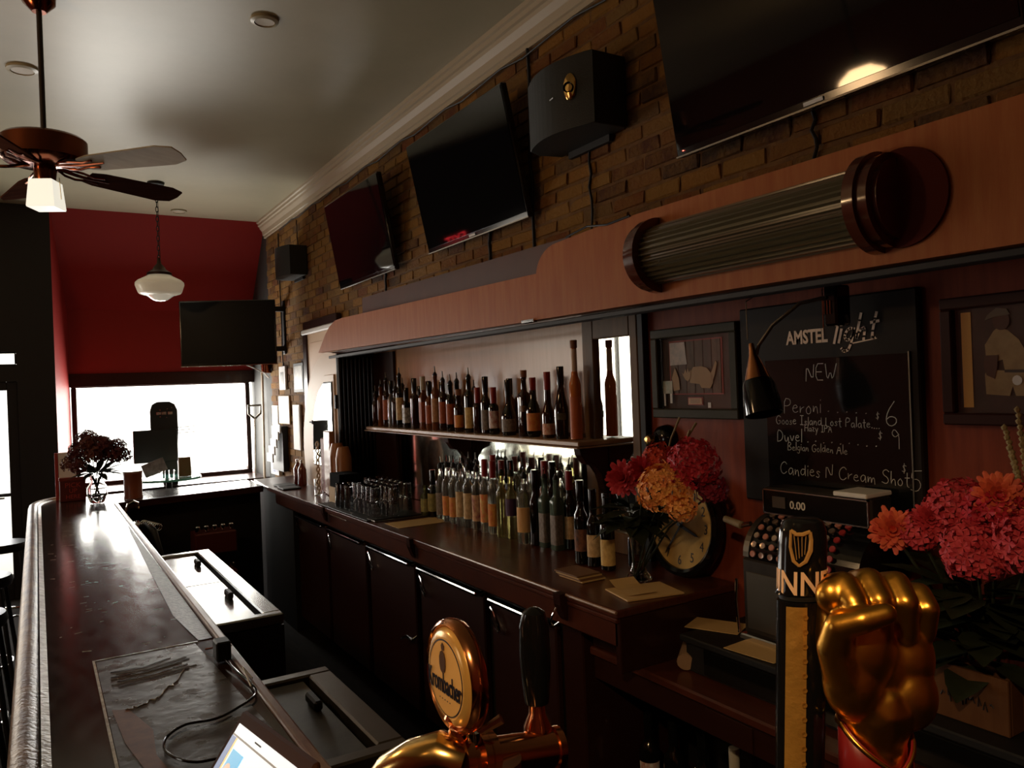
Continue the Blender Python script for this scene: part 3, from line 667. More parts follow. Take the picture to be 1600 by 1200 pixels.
# schoolhouse pendants
def pendant(label, x, y, zt, glow, scale=1.0, rim=False):
    t = thing('pendant_lamp', label, 'pendant lamp', (x, y, zt))
    top = ZC - zt
    MB().lathe([(.0001, top), (.07, top), (.065, top - .02), (.02, top - .05), (.0001, top - .05)], 24).build('ceiling_rose', M_blackmt, t, True)
    n = int((top - .18) / .042); ch = MB()
    for k in range(n):
        z_ = .13 + .042 * k + .02
        pts = [Vector((math.cos(a) * .010, 0, math.sin(a) * .027)) for a in [2 * PI * j / 10 for j in range(11)]]
        if k % 2: pts = [Vector((p.y, p.x, p.z)) for p in pts]
        ch.tube([p + Vector((0, 0, z_)) for p in pts], .0035, 5, cap=False)
    ch.tube([(.012, 0, .12), (.014, .01, top * .5), (.01, 0, top - .04)], .002, 5)
    ch.build('chain', M_blackmt, t)
    MB().lathe([(.0001, .15), (.012, .15), (.018, .10), (.045, .07), (.055, .05), (.10, .02), (.102, .0), (.0001, .0)], 28).build('fitter', mat('dark_bronze', (.05, .03, .02), .3, metal=.8), t, True)
    s = scale
    MB().lathe([(.09 * s, .0), (.11 * s, -.012), (.175 * s, -.045), (.195 * s, -.065), (.197 * s, -.085), (.175 * s, -.15), (.165 * s, -.16), (.12 * s, -.175)], 40).build('opal_globe', glow if glow else M_opal, t, True, ang=60)
    MB().lathe([(.12 * s, -.175), (.10 * s, -.185), (.06 * s, -.215), (.035 * s, -.225), (.0001, -.227)], 40).build('clear_bowl', glow if glow else mat('bright_glass', (.8, .78, .7), .05, spec=1, coat=1, emit=(1, .9, .7), es=.25), t, True, ang=60)
    return t
pl_ = (0.942,7.331,2.877)
pendant('unlit cream schoolhouse pendant lamp hanging on a chain before the red wall', pl_[0], pl_[1], pl_[2] , False)
pendant('lit warm pendant globe on a chain at the customer side of the room', -1.5, 3.6, 2.95, M_lamp, .85)
pendant('lit warm pendant globe nearest the camera on the customer side', -1.7, .3, 2.95, M_lamp2, .85)
# exit sign above the street door, seen only as a reflection
ex = thing('exit_sign', 'red EXIT sign above the street door', 'sign', (-.52, YF - .002, 2.62))
MB().box(-.16, -.04, -.09, .16, 0, .09, .005).build('housing', M_blackmt, ex)
put_text('lettering', 'EXIT', .15, (-.135, -.042, -.052), (1, 0, 0), (0, 0, 1), mat('red_glow', (1, .05, .03), .5, emit=(1, .04, .05), es=5), ex, off=.0)

# ================================================================ BOTTLES
DIR = math.atan2(-2.6, -2.0)      # labels are turned towards the room
def lmat(name, c, c2=None, sc=120):
    return mat('label_' + name, c, .55, noise=c2, nscale=sc, nstretch=(1, 1, .6)) if c2 else mat('label_' + name, c, .55)
LAB = {'none': None, 'rust': lmat('rust', (0.546, 0.130, 0.039), (0.325, 0.065, 0.026)), 'cream': lmat('cream', (0.884, 0.650, 0.338), (0.546, 0.338, 0.156), 70), 'white': lmat('white', (0.900, 0.900, 0.900), (0.195, 0.195, 0.195), 90),
 'tan': lmat('tan', (0.650, 0.351, 0.156), (0.390, 0.156, 0.065)), 'orange': lmat('orange', (0.900, 0.442, 0.091), (0.780, 0.182, 0.052), 60), 'gold': lmat('gold', (0.900, 0.676, 0.260), (0.650, 0.390, 0.130), 70),
 'dim': lmat('dim', (0.182, 0.143, 0.130), (0.390, 0.338, 0.286), 100), 'whitered': lmat('whitered', (0.900, 0.900, 0.858), (0.455, 0.078, 0.052), 50), 'badge': lmat('badge', (0.208, 0.104, 0.052)), 'lowred': lmat('lowred', (0.715, 0.208, 0.117), (0.900, 0.780, 0.585), 90),
 'seal': lmat('seal', (0.130, 0.117, 0.065), (0.026, 0.026, 0.019), 60), 'rusttext': lmat('rusttext', (0.585, 0.143, 0.039)), 'greenlab': lmat('greenlab', (0.546, 0.468, 0.169), (0.208, 0.208, 0.091), 60), 'fruit': lmat('fruit', (0.900, 0.624, 0.325), (0.390, 0.078, 0.078), 45),
 'fruitred': lmat('fruitred', (0.900, 0.182, 0.052), (0.900, 0.650, 0.195), 45), 'plum': lmat('plum', (0.091, 0.039, 0.091)), 'bigtan': lmat('bigtan', (0.900, 0.546, 0.208), (0.858, 0.468, 0.169), 20), 'photo': lmat('photo', (0.390, 0.156, 0.078), (0.052, 0.039, 0.039), 50)}
GL = {'brown': mat('glass_brown', (.035, .012, .006), .06, coat=.5), 'amber': mat('glass_amber', (.16, .045, .012), .06, coat=.5), 'dark': mat('glass_dark', (.006, .006, .005), .06, coat=.6),
 'clear': mat('glass_clear_bottle', (.93, .95, .92), .03, trans=.93, ior=1.36), 'green': mat('glass_olive', (.12, .13, .04), .08, trans=.4), 'yellow': mat('glass_yellow', (.75, .68, .32), .05, trans=.88, ior=1.34),
 'seagreen': mat('glass_seagreen', (.20, .29, .24), .07, trans=.55, ior=1.4), 'ambertop': mat('glass_orange_amber', (.60, .17, .035), .08, coat=.5)}  # ambertop is the lighter orange glass of the tall slim bottle
WORD = {'brown': 'brown', 'amber': 'amber', 'dark': 'black glass', 'clear': 'clear glass', 'green': 'olive green', 'yellow': 'yellowish', 'seagreen': 'grey green', 'ambertop': 'tall slim orange amber'}
LW = {'none': 'plain', 'rust': 'rust labelled', 'cream': 'cream labelled', 'white': 'white labelled', 'tan': 'tan labelled', 'orange': 'orange labelled', 'gold': 'gold labelled', 'dim': 'dim labelled', 'whitered': 'white and red labelled',
 'badge': 'round badged', 'lowred': 'low red labelled', 'seal': 'tapered sealed', 'rusttext': 'rust lettered', 'greenlab': 'yellow green labelled', 'fruit': 'fruit picture', 'fruitred': 'red fruit picture', 'plum': 'plum topped', 'bigtan': 'big tan labelled', 'photo': 'picture labelled'}
CW = {'pourer': 'with a metal pourer', 'cap_black': 'with a black cap', 'cap_red': 'with a red cap', 'cap_white': 'with a white cap', 'cork': 'with a cork stopper', 'none': 'without a cap'}
CAPM = {'cap_black': M_blackgl, 'cap_red': mat('red_cap', (.32, .02, .015), .3), 'cap_white': mat('white_cap', (.6, .58, .5), .4), 'cork': mat('cork', (.30, .12, .05), .6)}
def bottle(name, x, y, z, H, r, shape, col, cap, lab, label, group):
    t = thing(name, label, 'bottle', (x, y, z), 0, group)
    capH = .055 if cap == 'pourer' else (.035 if cap != 'none' else 0)
    h = H - capH; nr = .0125 if shape != 'long' else .012
    if shape == 'wine': p = [(0, .004), (r * .6, .0), (r, .006), (r, h * .60), (r * .92, h * .66), (r * .55, h * .73), (nr + .002, h * .79), (nr, h), (0, h)]
    elif shape == 'taper': p = [(0, 0), (r * .85, 0), (r * .9, .01), (r, h * .35), (r * .97, h * .48), (r * .6, h * .66), (nr + .002, h * .8), (nr, h), (0, h)]
    elif shape == 'flask': p = [(0, 0), (r * .92, 0), (r, .012), (r, h * .36), (r * .93, h * .45), (r * .6, h * .56), (nr + .004, h * .66), (nr + .002, h), (0, h)]
    elif shape == 'round': p = [(0, 0), (r * .8, 0), (r, .02), (r, h * .5), (r * .85, h * .6), (nr + .006, h * .7), (nr + .003, h), (0, h)]
    elif shape == 'long': p = [(0, 0), (r, .004), (r, h * .60), (r * .85, h * .64), (nr + .004, h * .69), (nr + .001, h * .76), (nr, h), (0, h)]
    else: p = [(0, .003), (r * .9, 0), (r, .006), (r, h * .66), (r * .93, h * .71), (r * .5, h * .765), (nr + .002, h * .80), (nr, h - .012), (nr + .002, h - .01), (nr + .002, h), (0, h)]
    seg = 22
    mb = MB()
    if shape == 'sq':
        # rounded square section that turns round towards the neck
        rings = []
        for (q, zz) in p:
            k = 1.0 if zz > h * .74 else 0.0; ring = []
            if q < 1e-6: rings.append([mb.bm.verts.new((0, 0, zz))]); continue
            for j in range(24):
                a = 2 * PI * j / 24 + DIR * 0 ; e = (abs(math.cos(a)) ** 5 + abs(math.sin(a)) ** 5) ** (-1 / 5)
                f = e * .93 if not k else 1; ring.append(mb.bm.verts.new((q * f * math.cos(a), q * f * math.sin(a), zz)))
            rings.append(ring)
        for A, B2 in zip(rings, rings[1:]):
            for j in range(24):
                j2 = (j + 1) % 24
                if len(A) == 1: mb.bm.faces.new((A[0], B2[j2], B2[j]))
                elif len(B2) == 1: mb.bm.faces.new((A[j], A[j2], B2[0]))
                else: mb.bm.faces.new((A[j], A[j2], B2[j2], B2[j]))
    else: mb.lathe(p, seg)
    mb.build('bottle_glass', GL[col], t, True, ang=50)
    if LAB[lab]:
        z0, z1 = {'seal': (.30, .40), 'lowred': (.06, .25), 'orange': (.12, .46), 'bigtan': (.17, .54), 'gold': (.08, .46), 'photo': (.18, .55), 'rusttext': (.02, .47), 'badge': (.42, .52), 'plum': (.36, .62), 'dim': (.08, .5)}.get(lab, (.15, .58))
        if shape in ('flask', 'round', 'wine', 'taper', 'long'): z1 = min(z1, .34 if shape in ('flask',) else .47)
        span = R(75) if lab in ('badge', 'seal') else R(140); n = 10; lm = MB(); rr_ = r + .0009
        sq = shape == 'sq'
        def rad(a):
            if not sq: return rr_
            return rr_ * .93 * (abs(math.cos(a)) ** 5 + abs(math.sin(a)) ** 5) ** (-1 / 5) + .0004
        V = []
        for j in range(n + 1):
            a = DIR - span / 2 + span * j / n + (R(-12) if sq else 0); q = rad(a)
            V.append((lm.bm.verts.new((q * math.cos(a), q * math.sin(a), z0 * h)), lm.bm.verts.new((q * math.cos(a), q * math.sin(a), z1 * h))))
        for A, B2 in zip(V, V[1:]): lm.bm.faces.new((A[0], B2[0], B2[1], A[1]))
        lm.build('label', LAB[lab], t, True)
    if cap == 'pourer':
        MB().lathe([(0, h - .012), (.0135, h - .012), (.0145, h + .006), (.010, h + .012), (.007, h + .02), (0, h + .02)], 12).build('pourer_base', M_blackmt, t, True)
        dx, dy = math.cos(DIR) * .006, math.sin(DIR) * .006
        MB().tube([(0, 0, h + .015), (0, 0, h + .035), (dx, dy, h + .056)], [.005, .0042, .0032], 7).build('spout', M_chrome if col == 'clear' or r > .028 else M_steeld, t, True)
    elif cap != 'none':
        MB().lathe([(0, h + capH), (nr + .0035, h + capH), (nr + .0045, h + capH - .003), (nr + .004, h - (.05 if cap != 'cork' else .0)), (0, h - (.05 if cap != 'cork' else .0))], 16).build('cap', CAPM[cap], t, True)
    return t
ORD = ['leftmost', 'second from left', 'third from left', 'fourth from left', 'fifth from left', 'sixth from left', 'seventh from left', 'eighth from left', 'ninth from left', 'tenth from left', 'eleventh from left', 'twelfth from left',
 'twelfth from right', 'eleventh from right', 'tenth from right', 'ninth from right', 'eighth from right', 'seventh from right', 'sixth from right', 'fifth from right', 'fourth from right', 'third from right', 'second from right', 'rightmost']
SHELF = [
(2.05, 5.229, 1.56, 0.284, 0.027, 'liq', 'brown', 'pourer', 'none'),
(2.05, 5.126, 1.56, 0.33, 0.027, 'liq', 'amber', 'pourer', 'none'),
(2.05, 5.025, 1.56, 0.373, 0.027, 'liq', 'brown', 'pourer', 'rust'),
(2.05, 4.94, 1.56, 0.314, 0.027, 'sq', 'clear', 'cap_black', 'none'),
(2.05, 4.869, 1.56, 0.311, 0.027, 'liq', 'brown', 'pourer', 'none'),
(2.05, 4.794, 1.56, 0.397, 0.027, 'liq', 'dark', 'pourer', 'cream'),
(2.05, 4.689, 1.56, 0.262, 0.027, 'sq', 'dark', 'cap_black', 'white'),
(2.05, 4.559, 1.56, 0.321, 0.027, 'sq', 'brown', 'cap_black', 'none'),
(2.05, 4.429, 1.56, 0.328, 0.027, 'sq', 'amber', 'cap_white', 'rust'),
(2.05, 4.337, 1.56, 0.293, 0.027, 'liq', 'amber', 'cap_black', 'rust'),
(2.05, 4.252, 1.56, 0.384, 0.027, 'liq', 'amber', 'pourer', 'tan'),
(2.05, 4.15, 1.56, 0.35, 0.027, 'liq', 'brown', 'pourer', 'rust'),
(2.05, 4.055, 1.56, 0.329, 0.027, 'liq', 'dark', 'pourer', 'rust'),
(2.05, 3.956, 1.56, 0.242, 0.027, 'liq', 'brown', 'cork', 'orange'),
(2.05, 3.827, 1.56, 0.359, 0.027, 'liq', 'dark', 'pourer', 'gold'),
(2.05, 3.731, 1.56, 0.249, 0.027, 'liq', 'brown', 'cap_red', 'none'),
(2.05, 3.641, 1.56, 0.306, 0.027, 'wine', 'dark', 'cap_black', 'dim'),
(2.05, 3.557, 1.56, 0.247, 0.027, 'liq', 'dark', 'cap_red', 'whitered'),
(2.05, 3.406, 1.56, 0.282, 0.0375, 'flask', 'dark', 'cap_black', 'dim'),
(2.05, 3.253, 1.56, 0.326, 0.03, 'sq', 'brown', 'cork', 'badge'),
(2.05, 3.174, 1.56, 0.288, 0.0341, 'round', 'dark', 'cap_red', 'orange'),
(2.05, 3.047, 1.56, 0.311, 0.0293, 'flask', 'brown', 'cap_red', 'lowred'),
(2.05, 2.937, 1.56, 0.332, 0.0337, 'taper', 'dark', 'cap_black', 'seal'),
(2.05, 2.825, 1.56, 0.445, 0.027, 'long', 'ambertop', 'cork', 'rusttext')]
for i, (x, y, z, H, r, sh_, co, cp_, lb_) in enumerate(SHELF):
    bt_ = bottle('liquor_bottle', x, y, z, H, r, sh_, co, cp_, lb_, '%s %s bottle on the upper shelf, %s in front' % (LW[lb_], WORD[co], ORD[i]), 'bottles on the upper shelf')
    if lb_ == 'rusttext':
        MB().lathe([(.0135, .30), (.0138, .305), (.0134, .40), (.0132, .405)], 16).build('foil', M_cream, bt_, True)
        put_text('label_print', 'XO', .03, (-.026 + .004, .004, .15), (.62, -.78, 0), (0, 0, 1), LAB['gold'], bt_)
# a few more stand behind, between the front ones
for i, (y, H, co, cp_) in enumerate(((5.17, .30, 'dark', 'pourer'), (4.90, .33, 'brown', 'pourer'), (4.62, .27, 'dark', 'cap_black'), (4.49, .30, 'brown', 'cap_black'), (4.30, .29, 'dark', 'cap_black'), (4.10, .34, 'dark', 'pourer'), (3.89, .29, 'amber', 'pourer'), (3.50, .29, 'amber', 'cap_black'))):
    bottle('liquor_bottle', 2.117, y, 1.56, H, .026, 'liq', co, cp_, 'none', '%s bottle in the back row of the upper shelf, %s' % (WORD[co], ['at the far left end', 'second from left', 'third from left', 'fourth from left', 'middle left', 'middle', 'third from right', 'behind the black flask'][i]), 'bottles on the upper shelf')
COUNTER = [
(1.92, 4.162, 1.07, 0.179, 0.029, 'sq', 'green', 'none', 'greenlab'),
(1.936, 4.098, 1.07, 0.273, 0.029, 'sq', 'dark', 'cap_black', 'greenlab'),
(1.947, 4.017, 1.07, 0.355, 0.029, 'liq', 'clear', 'pourer', 'dim'),
(1.932, 3.903, 1.07, 0.37, 0.029, 'liq', 'clear', 'pourer', 'orange'),
(1.935, 3.826, 1.07, 0.37, 0.029, 'liq', 'clear', 'pourer', 'orange'),
(1.938, 3.752, 1.07, 0.37, 0.029, 'liq', 'clear', 'pourer', 'cream'),
(1.94, 3.667, 1.07, 0.37, 0.029, 'liq', 'clear', 'pourer', 'cream'),
(1.941, 3.575, 1.07, 0.37, 0.029, 'liq', 'clear', 'pourer', 'fruit'),
(1.949, 3.502, 1.07, 0.367, 0.029, 'liq', 'clear', 'cap_red', 'fruitred'),
(1.952, 3.426, 1.07, 0.366, 0.029, 'liq', 'clear', 'cap_red', 'orange'),
(1.936, 3.312, 1.07, 0.37, 0.029, 'liq', 'yellow', 'pourer', 'none'),
(1.951, 3.25, 1.07, 0.37, 0.029, 'liq', 'yellow', 'pourer', 'plum'),
(1.95, 3.126, 1.07, 0.37, 0.0393, 'liq', 'clear', 'pourer', 'bigtan'),
(1.956, 3.042, 1.07, 0.349, 0.029, 'wine', 'dark', 'cap_black', 'none'),
(1.968, 2.979, 1.07, 0.37, 0.029, 'sq', 'seagreen', 'pourer', 'dim'),
(1.973, 2.893, 1.07, 0.37, 0.029, 'sq', 'seagreen', 'pourer', 'dim'),
(2.029, 2.871, 1.07, 0.351, 0.029, 'wine', 'dark', 'cap_red', 'cream'),
(1.895, 2.607, 1.07, 0.344, 0.029, 'wine', 'dark', 'cap_black', 'photo'),
(1.907, 2.539, 1.07, 0.313, 0.029, 'wine', 'dark', 'cap_black', 'cream'),
(1.909, 2.452, 1.07, 0.306, 0.0296, 'wine', 'dark', 'cap_black', 'gold'),
(2.03, 2.431, 1.07, 0.217, 0.029, 'wine', 'dark', 'cap_black', 'none'),
(2.055, 4.118, 1.07, 0.342, 0.028, 'liq', 'clear', 'pourer', 'none'),
(2.055, 3.952, 1.07, 0.379, 0.028, 'liq', 'clear', 'pourer', 'none'),
(2.055, 3.87, 1.07, 0.379, 0.028, 'liq', 'dark', 'pourer', 'none'),
(2.055, 3.79, 1.07, 0.379, 0.028, 'liq', 'dark', 'pourer', 'none'),
(2.055, 3.69, 1.07, 0.35, 0.028, 'liq', 'clear', 'cap_red', 'none'),
(2.055, 3.599, 1.07, 0.379, 0.028, 'liq', 'clear', 'cap_red', 'none'),
(2.055, 3.511, 1.07, 0.356, 0.028, 'liq', 'clear', 'cap_red', 'none'),
(2.055, 3.421, 1.07, 0.362, 0.028, 'liq', 'dark', 'cap_black', 'none'),
(2.055, 3.305, 1.07, 0.379, 0.028, 'liq', 'green', 'pourer', 'none'),
(2.055, 3.239, 1.07, 0.379, 0.028, 'liq', 'clear', 'pourer', 'none'),
(2.055, 3.173, 1.07, 0.375, 0.028, 'liq', 'brown', 'pourer', 'none'),
(2.055, 3.107, 1.07, 0.379, 0.028, 'liq', 'amber', 'cap_red', 'none'),
(2.055, 3.041, 1.07, 0.379, 0.028, 'liq', 'brown', 'cap_black', 'none'),
(2.055, 2.975, 1.07, 0.378, 0.028, 'liq', 'clear', 'pourer', 'none'),
(2.055, 2.909, 1.07, 0.365, 0.028, 'liq', 'yellow', 'pourer', 'none')]
FR = ['short one at the left', 'square, second from left', 'narrow one after the square bottle', 'large orange label, fourth in the front row', 'fifth in the front row', 'sixth in the front row', 'seventh in the front row', 'eighth in the front row',
 'ninth in the front row', 'tenth in the front row', 'left of the yellow pair', 'right of the yellow pair', 'widest bottle of the front row', 'just behind the widest bottle', 'left of the grey green pair', 'right of the grey green pair', 'left of the four wine bottles',
 'first of the four wine bottles', 'middle wine bottle near the vase', 'nearest to the glass flower vase', 'behind the nearest wine bottle']
nf = 21
for i, (x, y, z, H, r, sh_, co, cp_, lb_) in enumerate(COUNTER):
    if i < nf: lab_ = '%s %s bottle on the counter, %s' % (LW[lb_], WORD[co], FR[i])
    else: lab_ = '%s bottle in the back row on the counter, %s' % (WORD[co], ['leftmost', 'second', 'third', 'fourth', 'fifth', 'sixth', 'seventh', 'eighth', 'ninth', 'tenth', 'eleventh', 'twelfth', 'thirteenth', 'fourteenth', 'last'][i - nf] + ' from the glasses')
    bottle('wine_bottle' if sh_ == 'wine' else 'liquor_bottle', x, y, z, H, r, sh_, co, cp_, lb_, lab_, 'bottles on the counter' if i < nf else 'back row of bottles on the counter')

# ================================================================ GLASSES ON THE COUNTER
mt = tag(MB().box(-.18, -.45, 0, .16, .45, .008, .003).build('bar_mat', M_blackmt, None, loc=(1.75, 4.66, 1.071)), 'black rubber mat under the rows of drinking glasses', 'mat')
mt['label'] = 'black rubber mat under the rows of drinking glasses'
M_gl2 = mat('drinking_glass', (1, 1, 1), .02, trans=1, ior=1.42)
def glass(x, y, z, H, r, label, grp, proto={}):
    key = (H, r)
    t = thing('drinking_glass', label, 'glass', (x, y, z), 0, grp)
    if key not in proto:
        o = MB().lathe([(r, 0), (r * .80, H), (0, H), (0, H - .012), (r * .80 - .004, H - .010), (r - .003, 0), (r, 0)], 18).build('glass_body', M_gl2, t, True); proto[key] = o.data
    else: child(t, 'glass_body', proto[key], t)
    return t
rg = random.Random(5); n = 0
for i in range(3):
    glass(1.645, 4.86 - i * .085 - .0, 1.08, .15, .037, 'tall upturned pint glass at the counter edge, %s' % ['beside the black box', 'middle of three', 'right of three'][i], 'upturned pint glasses')
for i in range(3): glass(1.735 , 4.99 - i * .085, 1.08, .15, .037, 'tall upturned pint glass in the second row beside the black box, %s' % ['left one', 'middle one', 'right one'][i], 'upturned pint glasses')
for lv in range(2):
    for r_ in range(4):
        for c in range(7):
            nm_ = 'small tumbler in the %s layer, %s row from the counter edge, %s from left' % (('lower', 'upper')[lv], ('first', 'second', 'third', 'fourth')[r_], ('first', 'second', 'third', 'fourth', 'fifth', 'sixth', 'seventh')[c])
            x = 1.66 + r_ * .078; y = 4.60 - c * .073 - r_ * .012 + (0.25 if r_ > 1 else 0)
            if r_ == 0 and y < 4.25: continue
            if r_ in (1, 2, 3) and y < 4.20: continue
            glass(x, y, 1.08 + lv * .088, .085, .031, nm_, 'stacked small tumblers on the black mat')

# ================================================================ FAR END OF THE COUNTER
bx_ = thing('napkin_box', 'black box with a tan card against its side beside the glasses', 'box', (1.74, 5.05, 1.07))
MB().box(-.07, -.10, 0, .07, .10, .20, .004).build('box_body', mat('dull_black', (.006, .005, .005), .9, spec=.05), bx_)
MB().box(-.077, -.02, 0, -.071, .10, .11).build('tan_card', M_tan, bx_)
M_cup = mat('orange_brown_card', (.42, .17, .06), .45, coat=.2)
for i, (x, y, h) in enumerate(((1.80, 5.23, .36), (1.80, 5.36, .38))):
    t = thing('cup_stack', 'tall orange brown stack with rounded shoulders, %s' % ['right one next to the black box', 'left one beside the tall board'][i], 'cups', (x, y, 1.07), 0, 'orange brown stacks')
    MB().lathe([(0, 0), (.052, 0), (.055, h * .78), (.045, h * .92), (.036, h), (0, h)], 24).build('stack_body', M_cup, t, True)
    MB().box(-.0560, -.02, .02, -.0535, -.012, h * .78).build('seam', M_tan, t)
tb = tag(MB().box(-.02, -.07, 0, .02, .07, .46, .006).build('menu_board', M_cup, None, loc=(1.79, 5.50, 1.072)), 'tall plain orange brown board standing in front of the arched cabinet', 'board')
tb2 = tag(MB().box(-.015, -.05, 0, .015, .05, .40, .006).build('menu_board', M_panel, None, loc=(1.812, 5.68, 1.072)), 'narrow darker board behind the tall orange brown board', 'board')
tw = thing('straw_jar', 'slender glass jar with twisted pale sticks beside the tall board', 'jar', (1.72, 5.56, 1.07))
MB().lathe([(0, 0), (.03, 0), (.034, .12), (.030, .12), (.028, .008), (0, .008)], 18).build('jar', M_glass, tw, True)
for ph in (0, PI):
    MB().tube([(math.cos(ph + k * .8) * .010, math.sin(ph + k * .8) * .010, .01 + k * .0115) for k in range(34)], .006, 6).build('twisted_stick', mat('pale_twist', (.6, .48, .32), .4), tw, True)
for i, (x, y) in enumerate(((1.80, 6.36), (1.80, 6.24))):
    t = thing('sauce_bottle', 'small dark red sauce bottle at the far corner, %s' % ['left one', 'right one'][i], 'bottle', (x, y, 1.07), 0, 'sauce bottles')
    MB().lathe([(0, 0), (.032, 0), (.034, .01), (.034, .13), (.014, .17), (.012, .19), (0, .19)], 16).build('bottle_glass', mat('red_sauce', (.12, .015, .01), .15, coat=.5), t, True)
    MB().lathe([(0, .18), (.016, .18), (.016, .205), (0, .205)], 12).build('cap', M_chrome, t, True)
for i, (x, y, a) in enumerate(((1.68, 6.32, .3), (1.66, 6.12, .1))):
    tag(MB().box(-.07, -.09, 0, .07, .09, .012, .004).build('bar_mat', M_blackmt, None, loc=(x, y, 1.072)), 'small dark mat on the far corner of the counter, %s' % ['farther one', 'nearer one'][i], 'mat')
tag(MB().box(-.15, -.10, 0, .15, .10, .002).build('paper_sheet', M_tan, None, loc=(1.78, 3.99, 1.071)), 'tan paper lying on the counter in front of the orange labelled bottles', 'paper')
pd = MB().tube([(1.60, 4.28, 1.076), (1.60, 4.16, 1.076), (1.90, 4.13, 1.076)], .005, 6).build('mat_edge', M_steeld)
tag(pd, 'thin grey strip bordering the black glass mat', 'strip')

# bits near the end of the counter
for i in range(4):
    tag(MB().box(-.055, -.075, 0, .055, .075, .006, .001).build('coaster', [M_tan, mat('brown_card', (.2, .1, .05), .5)][i % 2], None, loc=(1.755 - i * .004, 2.42 + i * .005, 1.0715 + i * .0065)), 'cardboard coaster, %s of the small stack in front of the wine bottles' % ['bottom', 'second', 'third', 'top'][i], 'coaster', 'stack of coasters')
tag(MB().box(-.11, -.085, 0, .11, .085, .006, .001).xf(Matrix.Rotation(R(-12), 4, 'Z')).build('note_pad', M_tan, None, loc=(1.80, 2.115, 1.071)), 'tan pad of paper at the corner of the counter end', 'paper')
cp_ = MB(); 
for k in range(8):
    a0, a1 = k / 8, (k + 1) / 8; f = lambda u: .004 + .035 * max(0, u - .55) ** 1.5 * 2
    cp_.quad((-.07 + .15 * a0, -.05, f(a0)), (-.07 + .15 * a1, -.05, f(a1)), (-.07 + .15 * a1, .05, f(a1)), (-.07 + .15 * a0, .05, f(a0)))
tag(cp_.xf(Matrix.Rotation(R(80), 4, 'Z')).build('curled_note', M_tan, None, loc=(1.77, 2.14, 1.078)), 'curled tan slip lying on the pad at the counter end', 'paper')
tag(MB().cyl((-.0, .0, 0), (.10, .08, .02), .028, .024, 14).build('rolled_towel', mat('tan_towel', (.38, .24, .14), .9, bump=.5), None, loc=(1.78, 1.90, .89)), 'rolled tan towel on the low counter beside the black drawer', 'towel')

# ================================================================ WALL PICTURES, BOARD, LAMP, BELL, CLOCK
WX = XW - .032
def flat(poly, m, par, nm, lift):
    """poly in (across, up) metres measured on the picture; +across runs towards the camera (-Y)"""
    return MB().prism([(-a, b) for a, b in poly], -.0012, 'X', -lift).build(nm, m, par)
def frame_box(t, w, h, fw_, d, m):
    MB().box(-d, -w, -h, 0, w, -h + fw_, .004).build('frame_side', m, t); MB().box(-d, -w, h - fw_, 0, w, h, .004).build('frame_side', m, t)
    MB().box(-d, -w, -h + fw_, 0, -w + fw_, h - fw_, .004).build('frame_side', m, t); MB().box(-d, w - fw_, -h + fw_, 0, w, h - fw_, .004).build('frame_side', m, t)
def rect(a0, b0, a1, b1): return [(a0, b0), (a1, b0), (a1, b1), (a0, b1)]
p1 = thing('framed_picture', 'olive framed picture of a pale animal and a hand against planks', 'picture', (WX, 2.165, 1.838))
frame_box(p1, .225, .175, .036, .035, mat('olive_frame', (.045, .042, .026), .5, spec=.15, noise=(.06, .055, .04), nscale=8))
flat(rect(-.19, -.14, .19, .14), mat('mount_brown', (.075, .045, .035), .7), p1, 'backing', .004)
flat(rect(-.145, -.085, .135, .125), mat('red_mount', (.30, .05, .04), .6), p1, 'red_mount', .006)
for k in range(6): flat(rect(-.138 + .0445 * k, -.08, -.096 + .0445 * k, .12), mat('plank_%d' % (k % 3), [(.14, .08, .05), (.11, .06, .045), (.17, .10, .06)][k % 3], .6, noise=(.08, .05, .03), nscale=20, nstretch=(1, 3, .6)), p1, 'plank', .008)
flat([(-.138, .03), (-.045, .032), (-.055, .118), (-.138, .118)], mat('news', (.62, .55, .5), .6, noise=(.4, .38, .38), nscale=40), p1, 'newspaper', .010)
M_hide = mat('pale_hide', (.42, .27, .14), .6)
body_ = [(-.03, -.005), (-.01, .02), (.03, .022), (.06, .015), (.085, -.01), (.09, -.04), (.075, -.062), (.03, -.06), (.02, -.045), (-.03, -.04)]
flat(body_, M_hide, p1, 'animal_shape', .012)
flat([(.085, -.04), (.10, -.01), (.112, .03), (.105, .04), (.095, .02), (.08, -.005)], M_hide, p1, 'tail_shape', .012)
flat([(-.055, -.025), (-.07, .0), (-.06, -.005), (-.05, .015), (-.044, -.002), (-.038, .018), (-.032, .0), (-.022, .012), (-.025, -.02), (-.038, -.035)], M_hide, p1, 'hand_shape', .0135)
flat([(-.12, -.07), (-.128, -.02), (-.11, .02), (-.09, -.02), (-.085, -.065)], M_hide, p1, 'cone_shape', .012)
flat(rect(-.05, -.125, .03, -.095), mat('plaque_red', (.35, .06, .04), .5), p1, 'label_border', .006); flat(rect(-.045, -.121, .025, -.099), mat('plaque', (.55, .28, .12), .4), p1, 'label_plate', .008)
for k in range(3): flat(rect(-.035, -.104 - .006 * k, .015, -.1025 - .006 * k), M_print, p1, 'label_line', .0095)
flat(rect(-.178, -.08, -.125, -.03), mat('green_card', (.28, .36, .28), .5, noise=(.55, .5, .4), nscale=30), p1, 'green_card', .014)
flat(rect(-.175, -.128, -.166, -.08), M_white, p1, 'paper_slip', .014); flat(rect(-.14, -.118, -.128, -.08), M_white, p1, 'paper_slip', .014); flat(rect(.055, -.135, .07, -.115), M_white, p1, 'paper_tag', .007)
MB().box(-.022, -.19, -.14, -.0205, .19, .14).build('pane', M_wglass, p1)

